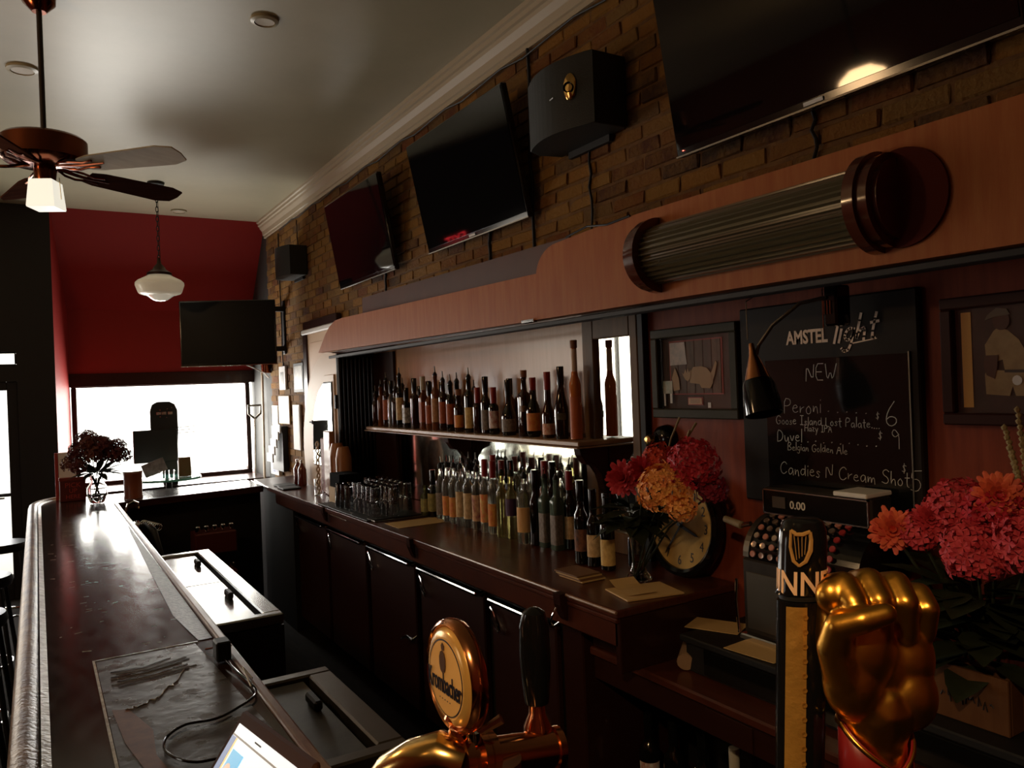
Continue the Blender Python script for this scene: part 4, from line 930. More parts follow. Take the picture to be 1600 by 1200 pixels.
p2 = thing('framed_picture', 'dark framed photograph of a baseball player in cream uniform with a yellow strip at left', 'picture', (WX, 1.03, 1.835))
frame_box(p2, .185, .172, .032, .03, mat('dark_red_frame', (.04, .012, .009), .5, spec=.15))
flat(rect(-.155, -.145, .155, .145), mat('photo_dark', (.035, .022, .016), .6, noise=(.06, .03, .025), nscale=14), p2, 'photo', .004)
flat(rect(-.138, -.125, -.112, .13), mat('yellow_strip', (.72, .40, .09), .5), p2, 'yellow_strip', .006)
M_uni = mat('cream_uniform', (.40, .29, .15), .7, noise=(.30, .21, .11), nscale=30); M_skin = mat('brown_skin', (.07, .03, .018), .6)
flat([(-.075, -.015), (-.078, .04), (-.055, .075), (-.045, .083), (-.02, .075), (.005, .05), (.02, .02), (.03, -.03), (-.03, -.03), (-.035, .0)], M_uni, p2, 'shirt', .006)
flat([(-.078, -.09), (-.08, -.04), (-.075, -.025), (.028, -.035), (.045, -.095), (-.005, -.095), (-.012, -.07), (-.02, -.095)], M_uni, p2, 'trousers', .0072)
flat([(-.03, -.034), (.028, -.036), (.028, -.028), (-.03, -.027)], M_print, p2, 'belt', .0085)
flat([(math.cos(a) * .021 - .035, math.sin(a) * .024 + .10) for a in [2 * PI * k / 14 for k in range(14)]], M_skin, p2, 'head', .0072)
flat([(-.075, .105), (-.05, .112), (-.012, .115), (-.02, .13), (-.045, .135), (-.068, .118)], mat('cap_grey', (.13, .12, .09), .7), p2, 'cap', .0085)
flat([(-.078, .012), (-.045, .012), (-.048, -.02), (-.055, -.05), (-.075, -.04), (-.082, -.015)], M_skin, p2, 'arm', .0085)
flat([(math.cos(a) * .012 + .0, math.sin(a) * .013 - .055) for a in [2 * PI * k / 12 for k in range(12)]], M_white, p2, 'ball', .0095)
MB().box(-.018, -.155, -.145, -.0165, .155, .145).build('pane', M_wglass, p2)

cb = thing('chalkboard', 'large black framed chalkboard with beer and shot prices under a printed header', 'chalkboard', (WX + .0, 1.60, 1.73))
M_cbf = mat('board_frame', (.018, .012, .008), .5, spec=.15, noise=(.02, .014, .012), nscale=5)
MB().box(-.03, -.325, -.345, 0, .325, .32, .005).build('frame', M_cbf, cb)
MB().box(-.033, -.295, -.315, -.030, .215, .135).build('writing_surface', M_blackgl, cb)
MB().box(-.037, -.300, -.32, -.029, -.296, .14).build('inner_bead', M_steeld, cb)
def W_(y, z, d=.0335): return (WX - d, y, z)
def fixed(o, t): 
    o.parent = t; o.matrix_parent_inverse = Matrix.Translation(t.location).inverted(); return o
bpy.context.view_layer.update()
M_beige = mat('beige_print', (.85, .66, .5), .5)
hl = text_mesh('AMSTEL', .060, off=.0019, sx=.74); hl.transform(frame(W_(1.724, 1.915, .031), (0, -1, 0.0), (0, 0, 1))); hl.materials.clear(); hl.materials.append(M_beige)
o = bpy.data.objects.new('header_lettering', hl); COL.objects.link(o); fixed(o, cb)
fixed(strokes('light', .078, .0085, W_(1.548, 1.908, .031), (0, -1, .05), (0, 0, 1), None, .28).build('script_lettering', M_beige, None), cb)
fixed(MB().quad(W_(1.48, 1.902, .032), W_(1.40, 1.912, .032), W_(1.40, 1.915, .032), W_(1.48, 1.906, .032)).build('underline', M_beige), cb)
rk = random.Random(11)
for tx, s_, w_, y, z in (('NEW', .052, .0026, 1.675, 1.793), ('Peroni', .050, .0016, 1.765, 1.690), ('. . . . .', .05, .002, 1.60, 1.695), ('Goose Island Lost Palate....', .0285, .0022, 1.800, 1.652), ('$', .026, .0018, 1.435, 1.672), ('6', .070, .0024, 1.405, 1.650),
    ('Hazy IPA', .022, .0018, 1.687, 1.632), ('Duvel', .040, .0024, 1.797, 1.596), ('. . . . . . . . .', .045, .0024, 1.68, 1.598), ('$', .028, .0018, 1.43, 1.612), ('9', .060, .0018, 1.39, 1.590), ('Belgian Golden Ale', .0255, .0020, 1.756, 1.568),
    ('Candies N Cream Shot', .0405, .0020, 1.790, 1.487), ('$', .03, .0014, 1.360, 1.520), ('5', .06, .0018, 1.335, 1.475)):
    fixed(strokes(tx, s_, w_, W_(y - .024, z), (0, -1, -.01), (0, 0, 1), rk, .05).build('chalk_line', M_chalk), cb)

# spring clip reading lamp on the board
lam = thing('clip_lamp', 'copper coned clip lamp with black shade hanging from the top of the chalkboard', 'lamp', (2.02, 1.47, 2.03))
MB().box(-.02, -.022, -.075, .05, .022, .045, .006).build('clip_body', M_blackgl, lam)
for k in range(3): MB().tube([(-.024, .016 - .010 * k, -.04), (-.024, .016 - .010 * k, .0)], .0018, 5).build('spring', M_chrome, lam)
MB().tube([(-.022, .022, -.08), (-.022, .022, .045)], .002, 5).build('clip_edge', M_chrome, lam)
MB().tube([(-.02, .01, .01), (-.05, .08, .0), (-.08, .16, -.06), (-.10, .20, -.12), (-.11, .205, -.16)], .006, 8).build('gooseneck', M_steeld, lam, True)
sm = Matrix.Translation((-.12, .205, -.15)) @ Matrix.Rotation(R(-16), 4, 'X') @ Matrix.Rotation(R(6), 4, 'Y') @ Matrix.Scale(.95, 4)
MB().lathe([(0, .04), (.008, .04), (.010, .02), (.014, .0), (.042, -.085), (.040, -.087), (.0, -.05)], 28).xf(sm).build('copper_cone', M_copper, lam, True)
MB().lathe([(.043, -.085), (.050, -.10), (.058, -.16), (.060, -.20), (.056, -.20), (.050, -.12), (.0, -.10)], 28).xf(sm).build('black_shade', M_blackgl, lam, True)
MB().tube([(-.12, .225, -.10), (-.11, .235, .02), (-.02, .235, .06)], .002, 5).build('hanging_wire', M_steeld, lam)

be = thing('wall_bell', 'small brass bell on a round black mount above the flowers', 'bell', (WX, 2.345, 1.575))
MB().lathe([(0, -.05), (.035, -.048), (.055, -.03), (.06, 0), (0, 0)], 24, (0, 0, 0), 'X').build('mount', M_blackgl, be, True)
MB().lathe([(0, -.085), (.018, -.08), (.024, -.065), (.018, -.05), (0, -.045)], 20, (0, .03, 0), 'X').build('bell', M_brass, be, True)

ck = thing('wall_clock', 'round black rimmed clock with tan face leaning against the panelling behind the flowers', 'clock', (2.06, 2.19, 1.262))
ck.rotation_euler = (0, R(6), 0)
MB().lathe([(0, .03), (.185, .03), (.190, .01), (.186, -.012), (.172, -.020), (.160, -.012), (.158, 0), (0, 0)], 56, (0, 0, 0), 'X').build('rim', M_blackgl, ck, True)
ckf = MB().lathe([(0, -.003), (.159, -.003)], 48, (0, 0, 0), 'X').build('face', mat('clock_face', (.62, .40, .12), .6, spec=.2, noise=(.5, .31, .09), nscale=10), ck)
for k in range(1, 13):
    a = R(30 * k); s_ = str(k)
    put_text('numeral', s_, .050, (-.0042, -.128 * math.sin(a), .128 * math.cos(a) - .016), (0, -1, 0), (0, 0, 1), M_print, ckf, align='CENTER', sx=.8)
for a, l, w_ in ((108, .085, .007), (214, .125, .004)):
    MB().prism([(-w_, -.02), (w_, -.02), (w_ * .6, l), (0, l + .012), (-w_ * .6, l)], -.002, 'X', -.006).xf(Matrix.Rotation(R(a), 4, 'X')).build('hand', M_print, ckf)
MB().lathe([(0, -.012), (.008, -.01), (.008, -.004)], 12, (0, 0, 0), 'X').build('pin', M_print, ck)

# ================================================================ FLOWERS
def petal(mb, c, n, L_, W, rr, cup=.25):
    n = n.normalized(); a = Vector((rr.uniform(-1, 1), rr.uniform(-1, 1), rr.uniform(-1, 1))); t = n.cross(a).normalized(); b = n.cross(t)
    P = [c, c + t * L_ * .5 + b * W * .5 + n * cup * L_ * .5, c + t * L_ * .5 - b * W * .5 + n * cup * L_ * .5, c + t * L_ + b * W * .30 + n * cup * L_ * .2, c + t * L_ - b * W * .30 + n * cup * L_ * .2]
    v = [mb.bm.verts.new(p) for p in P]
    mb.bm.faces.new((v[0], v[2], v[1])); mb.bm.faces.new((v[1], v[2], v[4], v[3]))
def hydrangea(Rr, m, par, loc, seed, fl=.016):
    rr = random.Random(seed); mb = MB()
    N_ = int(5.5 * (Rr / fl) ** 2)
    for k in range(N_):
        z = 1 - 2 * (k + .5) / N_; a = k * 2.39996; d = Vector((math.sqrt(1 - z * z) * math.cos(a), math.sqrt(1 - z * z) * math.sin(a), z))
        if d.z < -.75: continue
        c = d * Rr * rr.uniform(.82, 1.04)
        up = (d + Vector((rr.uniform(-.4, .4), rr.uniform(-.4, .4), rr.uniform(-.4, .4)))).normalized()
        t0 = up.orthogonal().normalized(); off_ = rr.uniform(0, 2)
        for j in range(4):
            q = Matrix.Rotation(off_ + j * PI / 2, 3, up) @ t0; b = up.cross(q); s = fl * rr.uniform(.8, 1.25)
            v = [mb.bm.verts.new(p) for p in (c, c + q * s * .6 + b * s * .45 + up * s * .25, c + q * s * 1.05 + up * s * .12, c + q * s * .6 - b * s * .45 + up * s * .25)]
            mb.bm.faces.new(v)
    return mb.build('flower_head', m, par, loc=loc)
def dahlia(Rr, m, par, loc, seed, dirn=(-1, -.6, .3)):
    rr = random.Random(seed); mb = MB(); ax = Vector(dirn).normalized(); o1 = ax.orthogonal().normalized(); o2 = ax.cross(o1)
    for ring in range(6):
        n_ = 16 - ring * 2; el = R(-10 + ring * 17)
        for j in range(n_):
            a = 2 * PI * j / n_ + ring * .4 + rr.uniform(-.1, .1)
            d = (o1 * math.cos(a) + o2 * math.sin(a)) * math.cos(el) + ax * math.sin(el)
            l = Rr * (1 - ring * .09) * rr.uniform(.85, 1.1); side = ax.cross(d).normalized(); w_ = Rr * .16
            c = ax * Rr * .1
            v = [mb.bm.verts.new(p) for p in (c, c + d * l * .55 + side * w_ + ax * l * .05, c + d * l * .95 + side * w_ * .5 + ax * l * .16, c + d * l + ax * l * .2, c + d * l * .95 - side * w_ * .5 + ax * l * .16, c + d * l * .55 - side * w_ + ax * l * .05)]
            mb.bm.faces.new(v)
    return mb.build('flower_head', m, par, loc=loc)
def leaf(par, base, tip, w_, m=None, seed=0):
    b, t = Vector(base), Vector(tip); d = t - b; s = d.cross(Vector((0, 0, 1))).normalized() * w_; up = s.cross(d).normalized() * w_ * .25
    mb = MB(); L_ = [b]; rows = []
    for u, k in ((0, .05), (.25, .8), (.5, 1), (.75, .7), (1, .04)):
        c = b + d * u - Vector((0, 0, d.length * .18 * u * u)); rows.append([mb.bm.verts.new(c - s * k + up * k), mb.bm.verts.new(c), mb.bm.verts.new(c + s * k + up * k)])
    for A, B2 in zip(rows, rows[1:]):
        mb.bm.faces.new((A[0], A[1], B2[1], B2[0])); mb.bm.faces.new((A[1], A[2], B2[2], B2[1]))
    return mb.build('leaf', m or M_leaf, par, True)
def pm(n, c, c2): return mat('petal_' + n, c, .6, noise=c2, nscale=30)
PK = pm('pink', (.72, .07, .09), (.50, .03, .05)); CR = pm('crimson', (.60, .025, .05), (.42, .015, .03)); OR = pm('orange', (.95, .46, .10), (.90, .30, .10)); RD = pm('red', (.70, .07, .02), (.5, .03, .01)); SA = pm('salmon', (.90, .22, .09), (.78, .10, .08)); DP = pm('deep_pink', (.30, .012, .04), (.2, .01, .03))
f1 = thing('flower_bouquet', 'bouquet of crimson, red and orange blooms in a flared glass vase before the clock', 'flowers', (1.90, 2.26, 1.07))
o0 = Vector((1.90, 2.26, 1.07))
def at_(p): return Vector(p) - o0
heads1 = [(dahlia, .075, PK, (1.860,2.272,1.451)), (hydrangea, .088, OR, (1.800,1.991,1.443)), (hydrangea, .088, CR, (1.880,1.933,1.527)), (hydrangea, .055, RD, (1.950,2.178,1.528)), (hydrangea, .05, DP, (1.930,1.901,1.438)), (hydrangea, .045, OR, (1.800,1.911,1.388)), (dahlia, .06, CR, (1.900,2.212,1.483))]
for i, (f, r_, m_, p) in enumerate(heads1):
    f(r_, m_, f1, at_(p), i + 1)
    MB().tube([at_(p) * .9, at_(p) * .45 + Vector((0, 0, .05)), (.01 * (i - 3), .005 * i - .01, .015)], .0035, 6).build('stem', M_leaf, f1)
rl_ = random.Random(2)
for k in range(46):
    a = rl_.uniform(0, 2 * PI); b = Vector((.03 * math.cos(a), .03 * math.sin(a), .22 + rl_.uniform(-.03, .06))) + Vector((-.03, -.03, 0))
    leaf(f1, b, b + Vector((math.cos(a) * .13, math.sin(a) * .14, rl_.uniform(-.05, .09))), rl_.uniform(.025, .04))
for k, (a, b) in enumerate((((2.000,2.199,1.510), (2.050,2.168,1.671)), ((2.000,2.138,1.514), (2.080,2.113,1.651)), ((2.000,2.104,1.528), (2.030,2.097,1.627)), ((2.000,2.033,1.533), (2.030,2.035,1.587)))):
    MB().tube([at_(a), (at_(a) + at_(b)) / 2 + Vector((0, .01, 0)), at_(b)], [.003, .0035, .005], 6).build('dry_twig', M_stem, f1)
v1 = tag(MB().lathe([(0, .0), (.05, .002), (.052, .008), (.032, .03), (.022, .07), (.028, .14), (.045, .21), (.075, .245), (.071, .245), (.041, .208), (.024, .14), (.018, .075), (.0, .03)], 24).build('glass_vase', M_glass, None, True, loc=(1.90, 2.26, 1.071)), 'clear flared glass vase with a wide foot holding the near bouquet before the clock', 'vase')

f2 = thing('flower_bouquet', 'large bouquet of pink and salmon blooms with dry spikes at the right edge', 'flowers', (1.97, 1.04, .98))
o0 = Vector((1.97, 1.04, .98))
heads2 = [(dahlia, .062, SA, (1.880,1.218,1.405)), (hydrangea, .052, PK, (1.900,1.160,1.407)), (hydrangea, .075, PK, (1.950,1.087,1.466)), (hydrangea, .072, PK, (1.850,0.995,1.389)), (hydrangea, .085, CR, (1.950,0.993,1.462)), (dahlia, .06, SA, (1.920,0.976,1.513)), (hydrangea, .075, PK, (1.860,0.879,1.424)), (dahlia, .05, PK, (1.900,1.128,1.443))]
for i, (f, r_, m_, p) in enumerate(heads2):
    f(r_, m_, f2, at_(p), i + 31)
    MB().tube([at_(p) * .92, at_(p) * .5 + Vector((0, 0, .04)), (.012 * (i - 3.5), .006 * i - .02, .015)], .004, 6).build('stem', M_leaf, f2)
for k in range(84):
    a = rl_.uniform(0, 2 * PI); b = Vector((.03 * math.cos(a) - .03, .04 * math.sin(a), .16 + rl_.uniform(-.05, .15)))
    leaf(f2, b, b + Vector((math.cos(a) * .15, math.sin(a) * .19, rl_.uniform(-.03, .10))), rl_.uniform(.03, .05))
for k, (a, b) in enumerate((((1.980,0.951,1.517), (2.000,0.996,1.668)), ((1.990,0.954,1.500), (2.000,0.986,1.619)), ((1.980,0.940,1.533), (2.000,0.965,1.712)), ((1.980,0.931,1.534), (2.000,0.948,1.652)))):
    A_, B_ = at_(a), at_(b); mb = MB(); mb.tube([A_ + (A_ - B_) * .8, A_, B_], .003, 5)
    for j in range(12):
        c = A_.lerp(B_, .15 + .85 * j / 11); mb.lathe([(0, -.009), (.0055, -.004), (.0075, .002), (0, .010)], 6, (c.x + .002 * (-1) ** j, c.y, c.z))
    mb.build('dried_spike', mat('dried_spike', (.36, .28, .13), .8), f2)
v2 = tag(MB().lathe([(0, .0), (.05, .002), (.05, .01), (.042, .05), (.045, .12), (.055, .17), (.052, .17), (.040, .12), (.038, .05), (.0, .02)], 24).build('glass_vase', M_glass, None, True, loc=(1.97, 1.04, .985)), 'short clear vase of the large pink bouquet behind the wooden crate', 'vase')

# far vase by the window
f3 = thing('flower_bouquet', 'dark rust bouquet silhouetted against the front window at the bar corner', 'flowers', (.354, 6.45, 1.07))
MA = pm('rust', (.13, .03, .015), (.07, .012, .012)); MA2 = pm('maroon', (.10, .008, .012), (.05, .005, .008))
for i in range(22):
    a = 2.4 * i; q = (i + .5) / 22; ra = .19 * math.sqrt(q); z = .44 - .12 * q + .05 * math.sin(i * 2.1)
    hydrangea(.052, MA if i % 2 else MA2, f3, (ra * math.cos(a), ra * math.sin(a), z), 100 + i, .022)
    if i % 2 == 0: MB().tube([(ra * math.cos(a), ra * math.sin(a), z), (ra * .3 * math.cos(a), ra * .3 * math.sin(a), .22), (-.03 * math.cos(a), -.03 * math.sin(a), .03)], .003, 5).build('stem', M_leaf, f3)
for k in range(26):
    a = rl_.uniform(0, 2 * PI); b = Vector((.04 * math.cos(a), .04 * math.sin(a), .22))
    leaf(f3, b, b + Vector((math.cos(a) * .15, math.sin(a) * .15, rl_.uniform(-.02, .14))), .025)
tag(MB().lathe([(0, 0), (.045, .002), (.05, .01), (.072, .07), (.07, .11), (.045, .15), (.04, .17), (.062, .21), (.058, .21), (.036, .17), (.041, .15), (.066, .11), (.066, .07), (.0, .012)], 28).build('glass_vase', M_glass, None, True, loc=(.354, 6.45, 1.071)), 'bulbous clear glass vase on the far corner of the bar', 'vase')

# ================================================================ ON THE BAR AND RETURN
cn_ = thing('pickup_sign', 'dark red box sign lettered for pick up at the far bar corner', 'sign', (.21, 6.72, 1.07))
MB().box(-.085, -.02, 0, .085, .02, .17, .004).build('box_body', mat('sign_red', (.10, .012, .01), .5), cn_)
MB().box(-.09, -.024, .155, .09, .024, .18, .003).build('box_lid', mat('sign_lid', (.2, .03, .02), .4), cn_)
for s_, z_, sz in (('PICK', .105, .05), ('UP', .065, .045), ('HERE', .022, .042)): put_text('lettering', s_, sz, (0, -.0212, z_), (1, 0, 0), (0, 0, 1), mat('sign_letter', (.42, .05, .04), .5), cn_, align='CENTER')
mn = thing('menu_card', 'white menu card in a red stand behind the pick up sign', 'menu', (.20, 6.85, 1.07))
MB().box(-.075, -.004, .0, .04, .004, .36).build('card', M_white, mn); MB().box(-.10, -.01, 0, -.078, .01, .36, .002).build('stand', mat('stand_red', (.35, .04, .03), .4), mn)
cdl = thing('candle_jar', 'amber brown cylinder jar standing on the window end of the bar', 'jar', (.60, 6.53, 1.071))
MB().lathe([(0, 0), (.066, 0), (.066, .015), (.064, .02), (.064, .175), (.066, .18), (.066, .19), (0, .19)], 28).build('jar', mat('amber_jar', (.22, .06, .025), .3), cdl, True)
MB().lathe([(0, .191), (.068, .191), (.068, .202), (0, .202)], 28).build('lid', mat('jar_lid', (.25, .12, .06), .4), cdl, True)

M_sil = mat('kiosk_black', (.012, .014, .013), .4)
ks = thing('game_machine', 'black upright machine with rounded top and box screen before the front window', 'machine', (1.12, 8.85, .905))
MB().prism([(-.13, .60), (-.13, .78), (-.11, .84), (-.06, .87), (.06, .87), (.11, .84), (.135, .78), (.135, .58), (.12, .30), (.0, .25)], .10, 'Y', -.05, .01).build('rounded_top', M_sil, ks)
MB().box(-.30, -.09, .25, .12, .02, .585, .008).build('screen_box', M_sil, ks)
MB().box(-.02, -.03, 0, .12, .05, .30, .006).build('post', M_sil, ks)
for x in (-.07, -.02, .04): MB().box(x, -.063, .735, x + .045, -.056, .765, .002).build('coin_plate', M_steel, ks)
for k, (x, z) in enumerate(((-.04, .78), (.03, .79), (.07, .80), (-.04, .71), (.02, .70), (.1, .82))): MB().box(x, -.062, z, x + .01, -.056, z + .01).build('stud', M_chrome, ks)
for k in range(3): MB().cyl((.12, -.03, .595 - .03 * k), (.30 - .04 * (k % 2), -.03, .60 - .03 * k), .003, n=5).build('wire_rod', M_cable, ks)
tt = thing('window_table', 'round table with green glass top below the front window', 'table', (1.10, 8.45, 0))
MB().lathe([(0, 1.0), (.30, 1.0), (.305, 1.01), (.30, 1.022), (0, 1.022)], 40).build('table_top', mat('green_glass_top', (.12, .42, .34), .1, coat=.5), tt, True)
MB().cyl((0, 0, .02), (0, 0, 1.0), .03, n=12).build('pedestal', M_blackmt, tt); MB().lathe([(0, 0), (.22, 0), (.2, .02), (0, .03)], 28).build('foot', M_blackmt, tt, True)
lf = MB().box(-.105, -.003, 0, .105, .003, .13).xf(Matrix.Rotation(R(-20), 4, 'Y')).build('leaflet', mat('grey_print', (.35, .3, .3), .6, noise=(.12, .09, .09), nscale=14), None, loc=(.985, 8.36, 1.075))
tag(lf, 'tilted grey printed leaflet on the green window table', 'leaflet')
tag(MB().prism([(-.06, 0), (.06, 0), (.055, .19), (-.055, .19)], .07, 'Y', -.035, .004).build('napkin_holder', mat('brown_holder', (.16, .09, .03), .5), None, loc=(1.245, 8.42, 1.024)), 'brown napkin holder on the green window table', 'napkin holder')
for i, x in enumerate((1.02, 1.105)):
    tag(MB().lathe([(0, 0), (.026, 0), (.03, .085), (.027, .085), (.023, .006), (0, .006)], 16).build('drinking_glass', M_gl2, None, True, loc=(x, 8.27, 1.024)), 'small glass on the green window table, %s' % ['left one under the leaflet', 'right one'][i], 'glass', 'glasses on the window table')
# snow shovel and poles against the right side of the window
shv = thing('snow_shovel', 'shovel with a D handle leaning beside the front window', 'shovel', (2.06, 9.0, 0))
MB().tube([(0, 0, .3), (.03, .02, 1.55)], .014, 10).build('shaft', M_steel, shv, True)
MB().tube([(.03, .02, 1.54), (-.035, .02, 1.60), (-.04, .02, 1.69), (.10, .02, 1.69), (.095, .02, 1.60), (.03, .02, 1.54)], .013, 8).build('handle', M_steeld, shv, True)
MB().box(-.2, -.03, .02, .1, .0, .35, .01).build('blade', M_blackmt, shv)
for i, (x, y, h) in enumerate(((2.145, 8.82, 2.08), (2.12, 8.70, 2.02))):
    t = thing('broom', 'pale broom pole leaning in the corner by the window, %s' % ['taller one at the wall', 'shorter one in front'][i], 'broom', (x, y, 0), 0, 'broom poles')
    MB().tube([(-.03, 0, .1), (0, .02, h)], .012, 8).build('pole', mat('pale_pole', (.6, .5, .36), .4), t, True); MB().box(-.08, -.02, 0, .02, .02, .12, .01).build('brush', M_tan, t)
tag(MB().lathe([(0, -.07), (.05, -.06), (.055, .03), (.02, .07), (0, .07)], 16).build('coat_hook', M_bronze, None, True, loc=(XW - .06, 8.55, 2.1)), 'small bronze fitting on the wall above the broom poles', 'fitting')

# paper and pictures on the far brick wall
def wallpic(nm, label, cat, y0, y1, z0, z1, fm, im, fw_=.015, d=.02):
    t = thing(nm, label, cat, (XW - .016, (y0 + y1) / 2, (z0 + z1) / 2)); w_, h_ = (y1 - y0) / 2, (z1 - z0) / 2
    MB().box(-d, -w_, -h_, 0, w_, h_, .003).build('frame', fm, t)
    MB().box(-d - .002, -w_ + fw_, -h_ + fw_, -d + .001, w_ - fw_, h_ - fw_).build('print', im, t); return t
M_bw = mat('photo_grey', (.3, .3, .28), .5, noise=(.08, .08, .08), nscale=9)
wallpic('framed_photo', 'small white framed photo, left of the pair on far brick wall', 'picture', 7.90, 8.13, 1.85, 2.09, M_white, M_bw, .06)
wallpic('framed_photo', 'small photo with white mount, right of the pair nearest the arched cabinet', 'picture', 7.28, 7.60, 1.82, 2.10, M_blackmt, mat('photo_pale', (.7, .7, .66), .4, noise=(.2, .2, .2), nscale=7), .03)
wallpic('notice_sheet', 'white notice sheet with a thin tan edge on the far brick wall', 'notice', 7.82, 8.22, 1.50, 1.79, M_tan, M_white, .008, .012)
wallpic('notice_sheet', 'pale notice with dark drawing at the left edge of the brick', 'notice', 8.26, 8.50, 1.33, 1.69, M_white, mat('pale_sketch', (.72, .72, .68), .6, noise=(.3, .3, .28), nscale=5), .01, .012)
wallpic('framed_notice', 'tall narrow white framed notice beside the arched cabinet', 'notice', 7.45, 7.68, 1.26, 1.70, M_white, M_white, .02)
rk_ = thing('pamphlet_rack', 'rack of white pamphlets stepping down the wall', 'rack', (XW - .02, 8.12, 1.08))
for k in range(5): MB().box(-.07 - .012 * k, -.14 + .035 * k, .33 - .075 * k, -.055 - .012 * k, .08 + .035 * k, .42 - .075 * k, .002).build('pamphlet', M_white, rk_)
MB().box(-.05, -.16, -.06, 0, .26, .40).build('rack_back', M_blackmt, rk_)
wallpic('booklet', 'white booklet with a blue stripe propped at the end of the bar', 'booklet', 8.20, 8.52, .96, 1.22, M_white, mat('blue_print', (.6, .62, .7), .5, noise=(.03, .05, .2), nscale=4), .03, .04)

# gear behind the bar, bartender side
sg = thing('soda_gun', 'chrome and black soda gun with hose on the bartender side of the far bar', 'soda gun', (.52, 5.50, .98))
MB().tube([(.02, .0, .02), (.05, -.12, .05), (.07, -.24, .02), (.09, -.36, -.1), (.09, -.42, -.3)], [.018, .02, .02, .016, .014], 10).build('hose', M_blackmt, sg, True)
for k in range(8): MB().lathe([(.021, -.006), (.025, 0), (.021, .006)], 12, (.035 + .008 * k, -.05 - .03 * k, .045), 'Y').build('hose_ring', M_chrome, sg, True)
MB().box(-.02, -.02, -.03, .03, .10, .05, .012).build('gun_head', M_chrome, sg)
hk = tag(MB().tube([(0, 0, 0), (.02, .0, .06), (.05, 0, .075), (.075, 0, .06), (.08, 0, .02)], .012, 8).build('curved_tap', M_chrome, None, True, loc=(.50, 6.02, 1.03)), 'small curved chrome tap at the far end of the inner bar edge', 'tap')
def ice_bin(label, y0, y1, x1, m, lidm, div, hs):
    t = thing('ice_bin', label, 'ice bin', (.50, y0, .90)); W, Lg = x1 - .50, y1 - y0
    MB().box(0, 0, -.50, W, Lg, -.05).build('tub', M_black, t)
    MB().box(0, 0, -.048, W, .05, 0, .006).build('rim', m, t); MB().box(0, Lg - .05, -.048, W, Lg, 0, .006).build('rim', m, t); MB().box(W - .075, .05, -.048, W, Lg - .05, 0, .006).build('rim', m, t)
    prev = .055
    for i, dv in enumerate(list(div) + [Lg - .055]):
        ld = MB().box(.0, prev, -.03, W - .095, dv - .006, -.012, .003).build('lid', lidm, t)
        hy = prev + (dv - prev) * hs[i]; MB().box(W - .14, hy - .05, -.012, W - .115, hy + .05, .018, .006).build('lid_handle', M_blackmt, ld); prev = dv + .006
    return t
ice_bin('bright stainless ice bin with two sliding lids reflecting the window', 3.31, 4.97, .855, M_steel, M_steel, (.80,), (.55, .6))
ice_bin('dark steel ice bin with a single sliding lid nearest the taps', 1.88, 2.58, .80, M_steeld, mat('dull_lid', (.12, .11, .085), .5, metal=.6, noise=(.07, .065, .05), nscale=9), (), (.62,))
# crates of bottles under the window return
for i, (x, z) in enumerate(((1.12, .50), (1.12, .80), (.80, .50))):
    t = thing('bottle_crate', 'dark red crate of capped bottles under the window end, %s' % ['lower right', 'upper right', 'lower left'][i], 'crate', (x, 6.30, z - .17))
    MB().box(-.15, -.11, 0, .15, .11, .16, .008).build('crate_box', mat('crate_red', (.09, .012, .008), .5), t)
    for k in range(5): MB().lathe([(0, .17), (.018, .17), (.022, .205), (.014, .212), (0, .212)], 12, (-.12 + .06 * k, -.05, 0)).build('bottle_cap', M_chrome, t, True)

# charger, cord, tablet
tag(MB().box(-.02, -.028, 0, .02, .028, .055, .004).build('power_adapter', M_blackmt, None, loc=(.425, 2.33, 1.073)), 'black power adapter block on the bar near the inner edge', 'adapter')
cord = [(.425, 2.29, 1.085), (.435, 2.18, 1.078), (.445, 2.08, 1.079), (.438, 1.99, 1.079), (.384, 1.935, 1.078), (.327, 1.90, 1.078), (.264, 1.908, 1.078), (.221, 1.868, 1.078), (.206, 1.804, 1.078), (.222, 1.742, 1.078), (.254, 1.700, 1.078), (.31, 1.68, 1.078), (.36, 1.60, 1.078)]
cv = []
for i in range(len(cord) - 1):
    p0, p1, p2, p3 = [Vector(cord[min(max(i + j, 0), len(cord) - 1)]) for j in (-1, 0, 1, 2)]
    for s_ in range(5):
        u = s_ / 5; cv.append(.5 * ((2 * p1) + (p2 - p0) * u + (2 * p0 - 5 * p1 + 4 * p2 - p3) * u * u + (3 * p1 - 3 * p2 + p3 - p0) * u ** 3))
tag(MB().tube(cv, .003, 8).build('looped_wire', M_blackgl, None, True), 'looping black power cord lying on the bar beside the tablet', 'cord')
tag(MB().tube([(.46, 2.38, 1.09), (.445, 2.44, 1.10), (.43, 2.40, 1.088), (.40, 2.44, 1.076)], .003, 6).build('twist_tie', M_chrome, None, True), 'bent shiny wire on the inner bar edge beyond the adapter', 'wire')
tag(MB().tube([(.455, 2.10, 1.082), (.445, 2.16, 1.095), (.44, 2.05, 1.079)], .002, 6).build('twist_tie', M_white, None, True), 'short white wire end near the cord', 'wire')
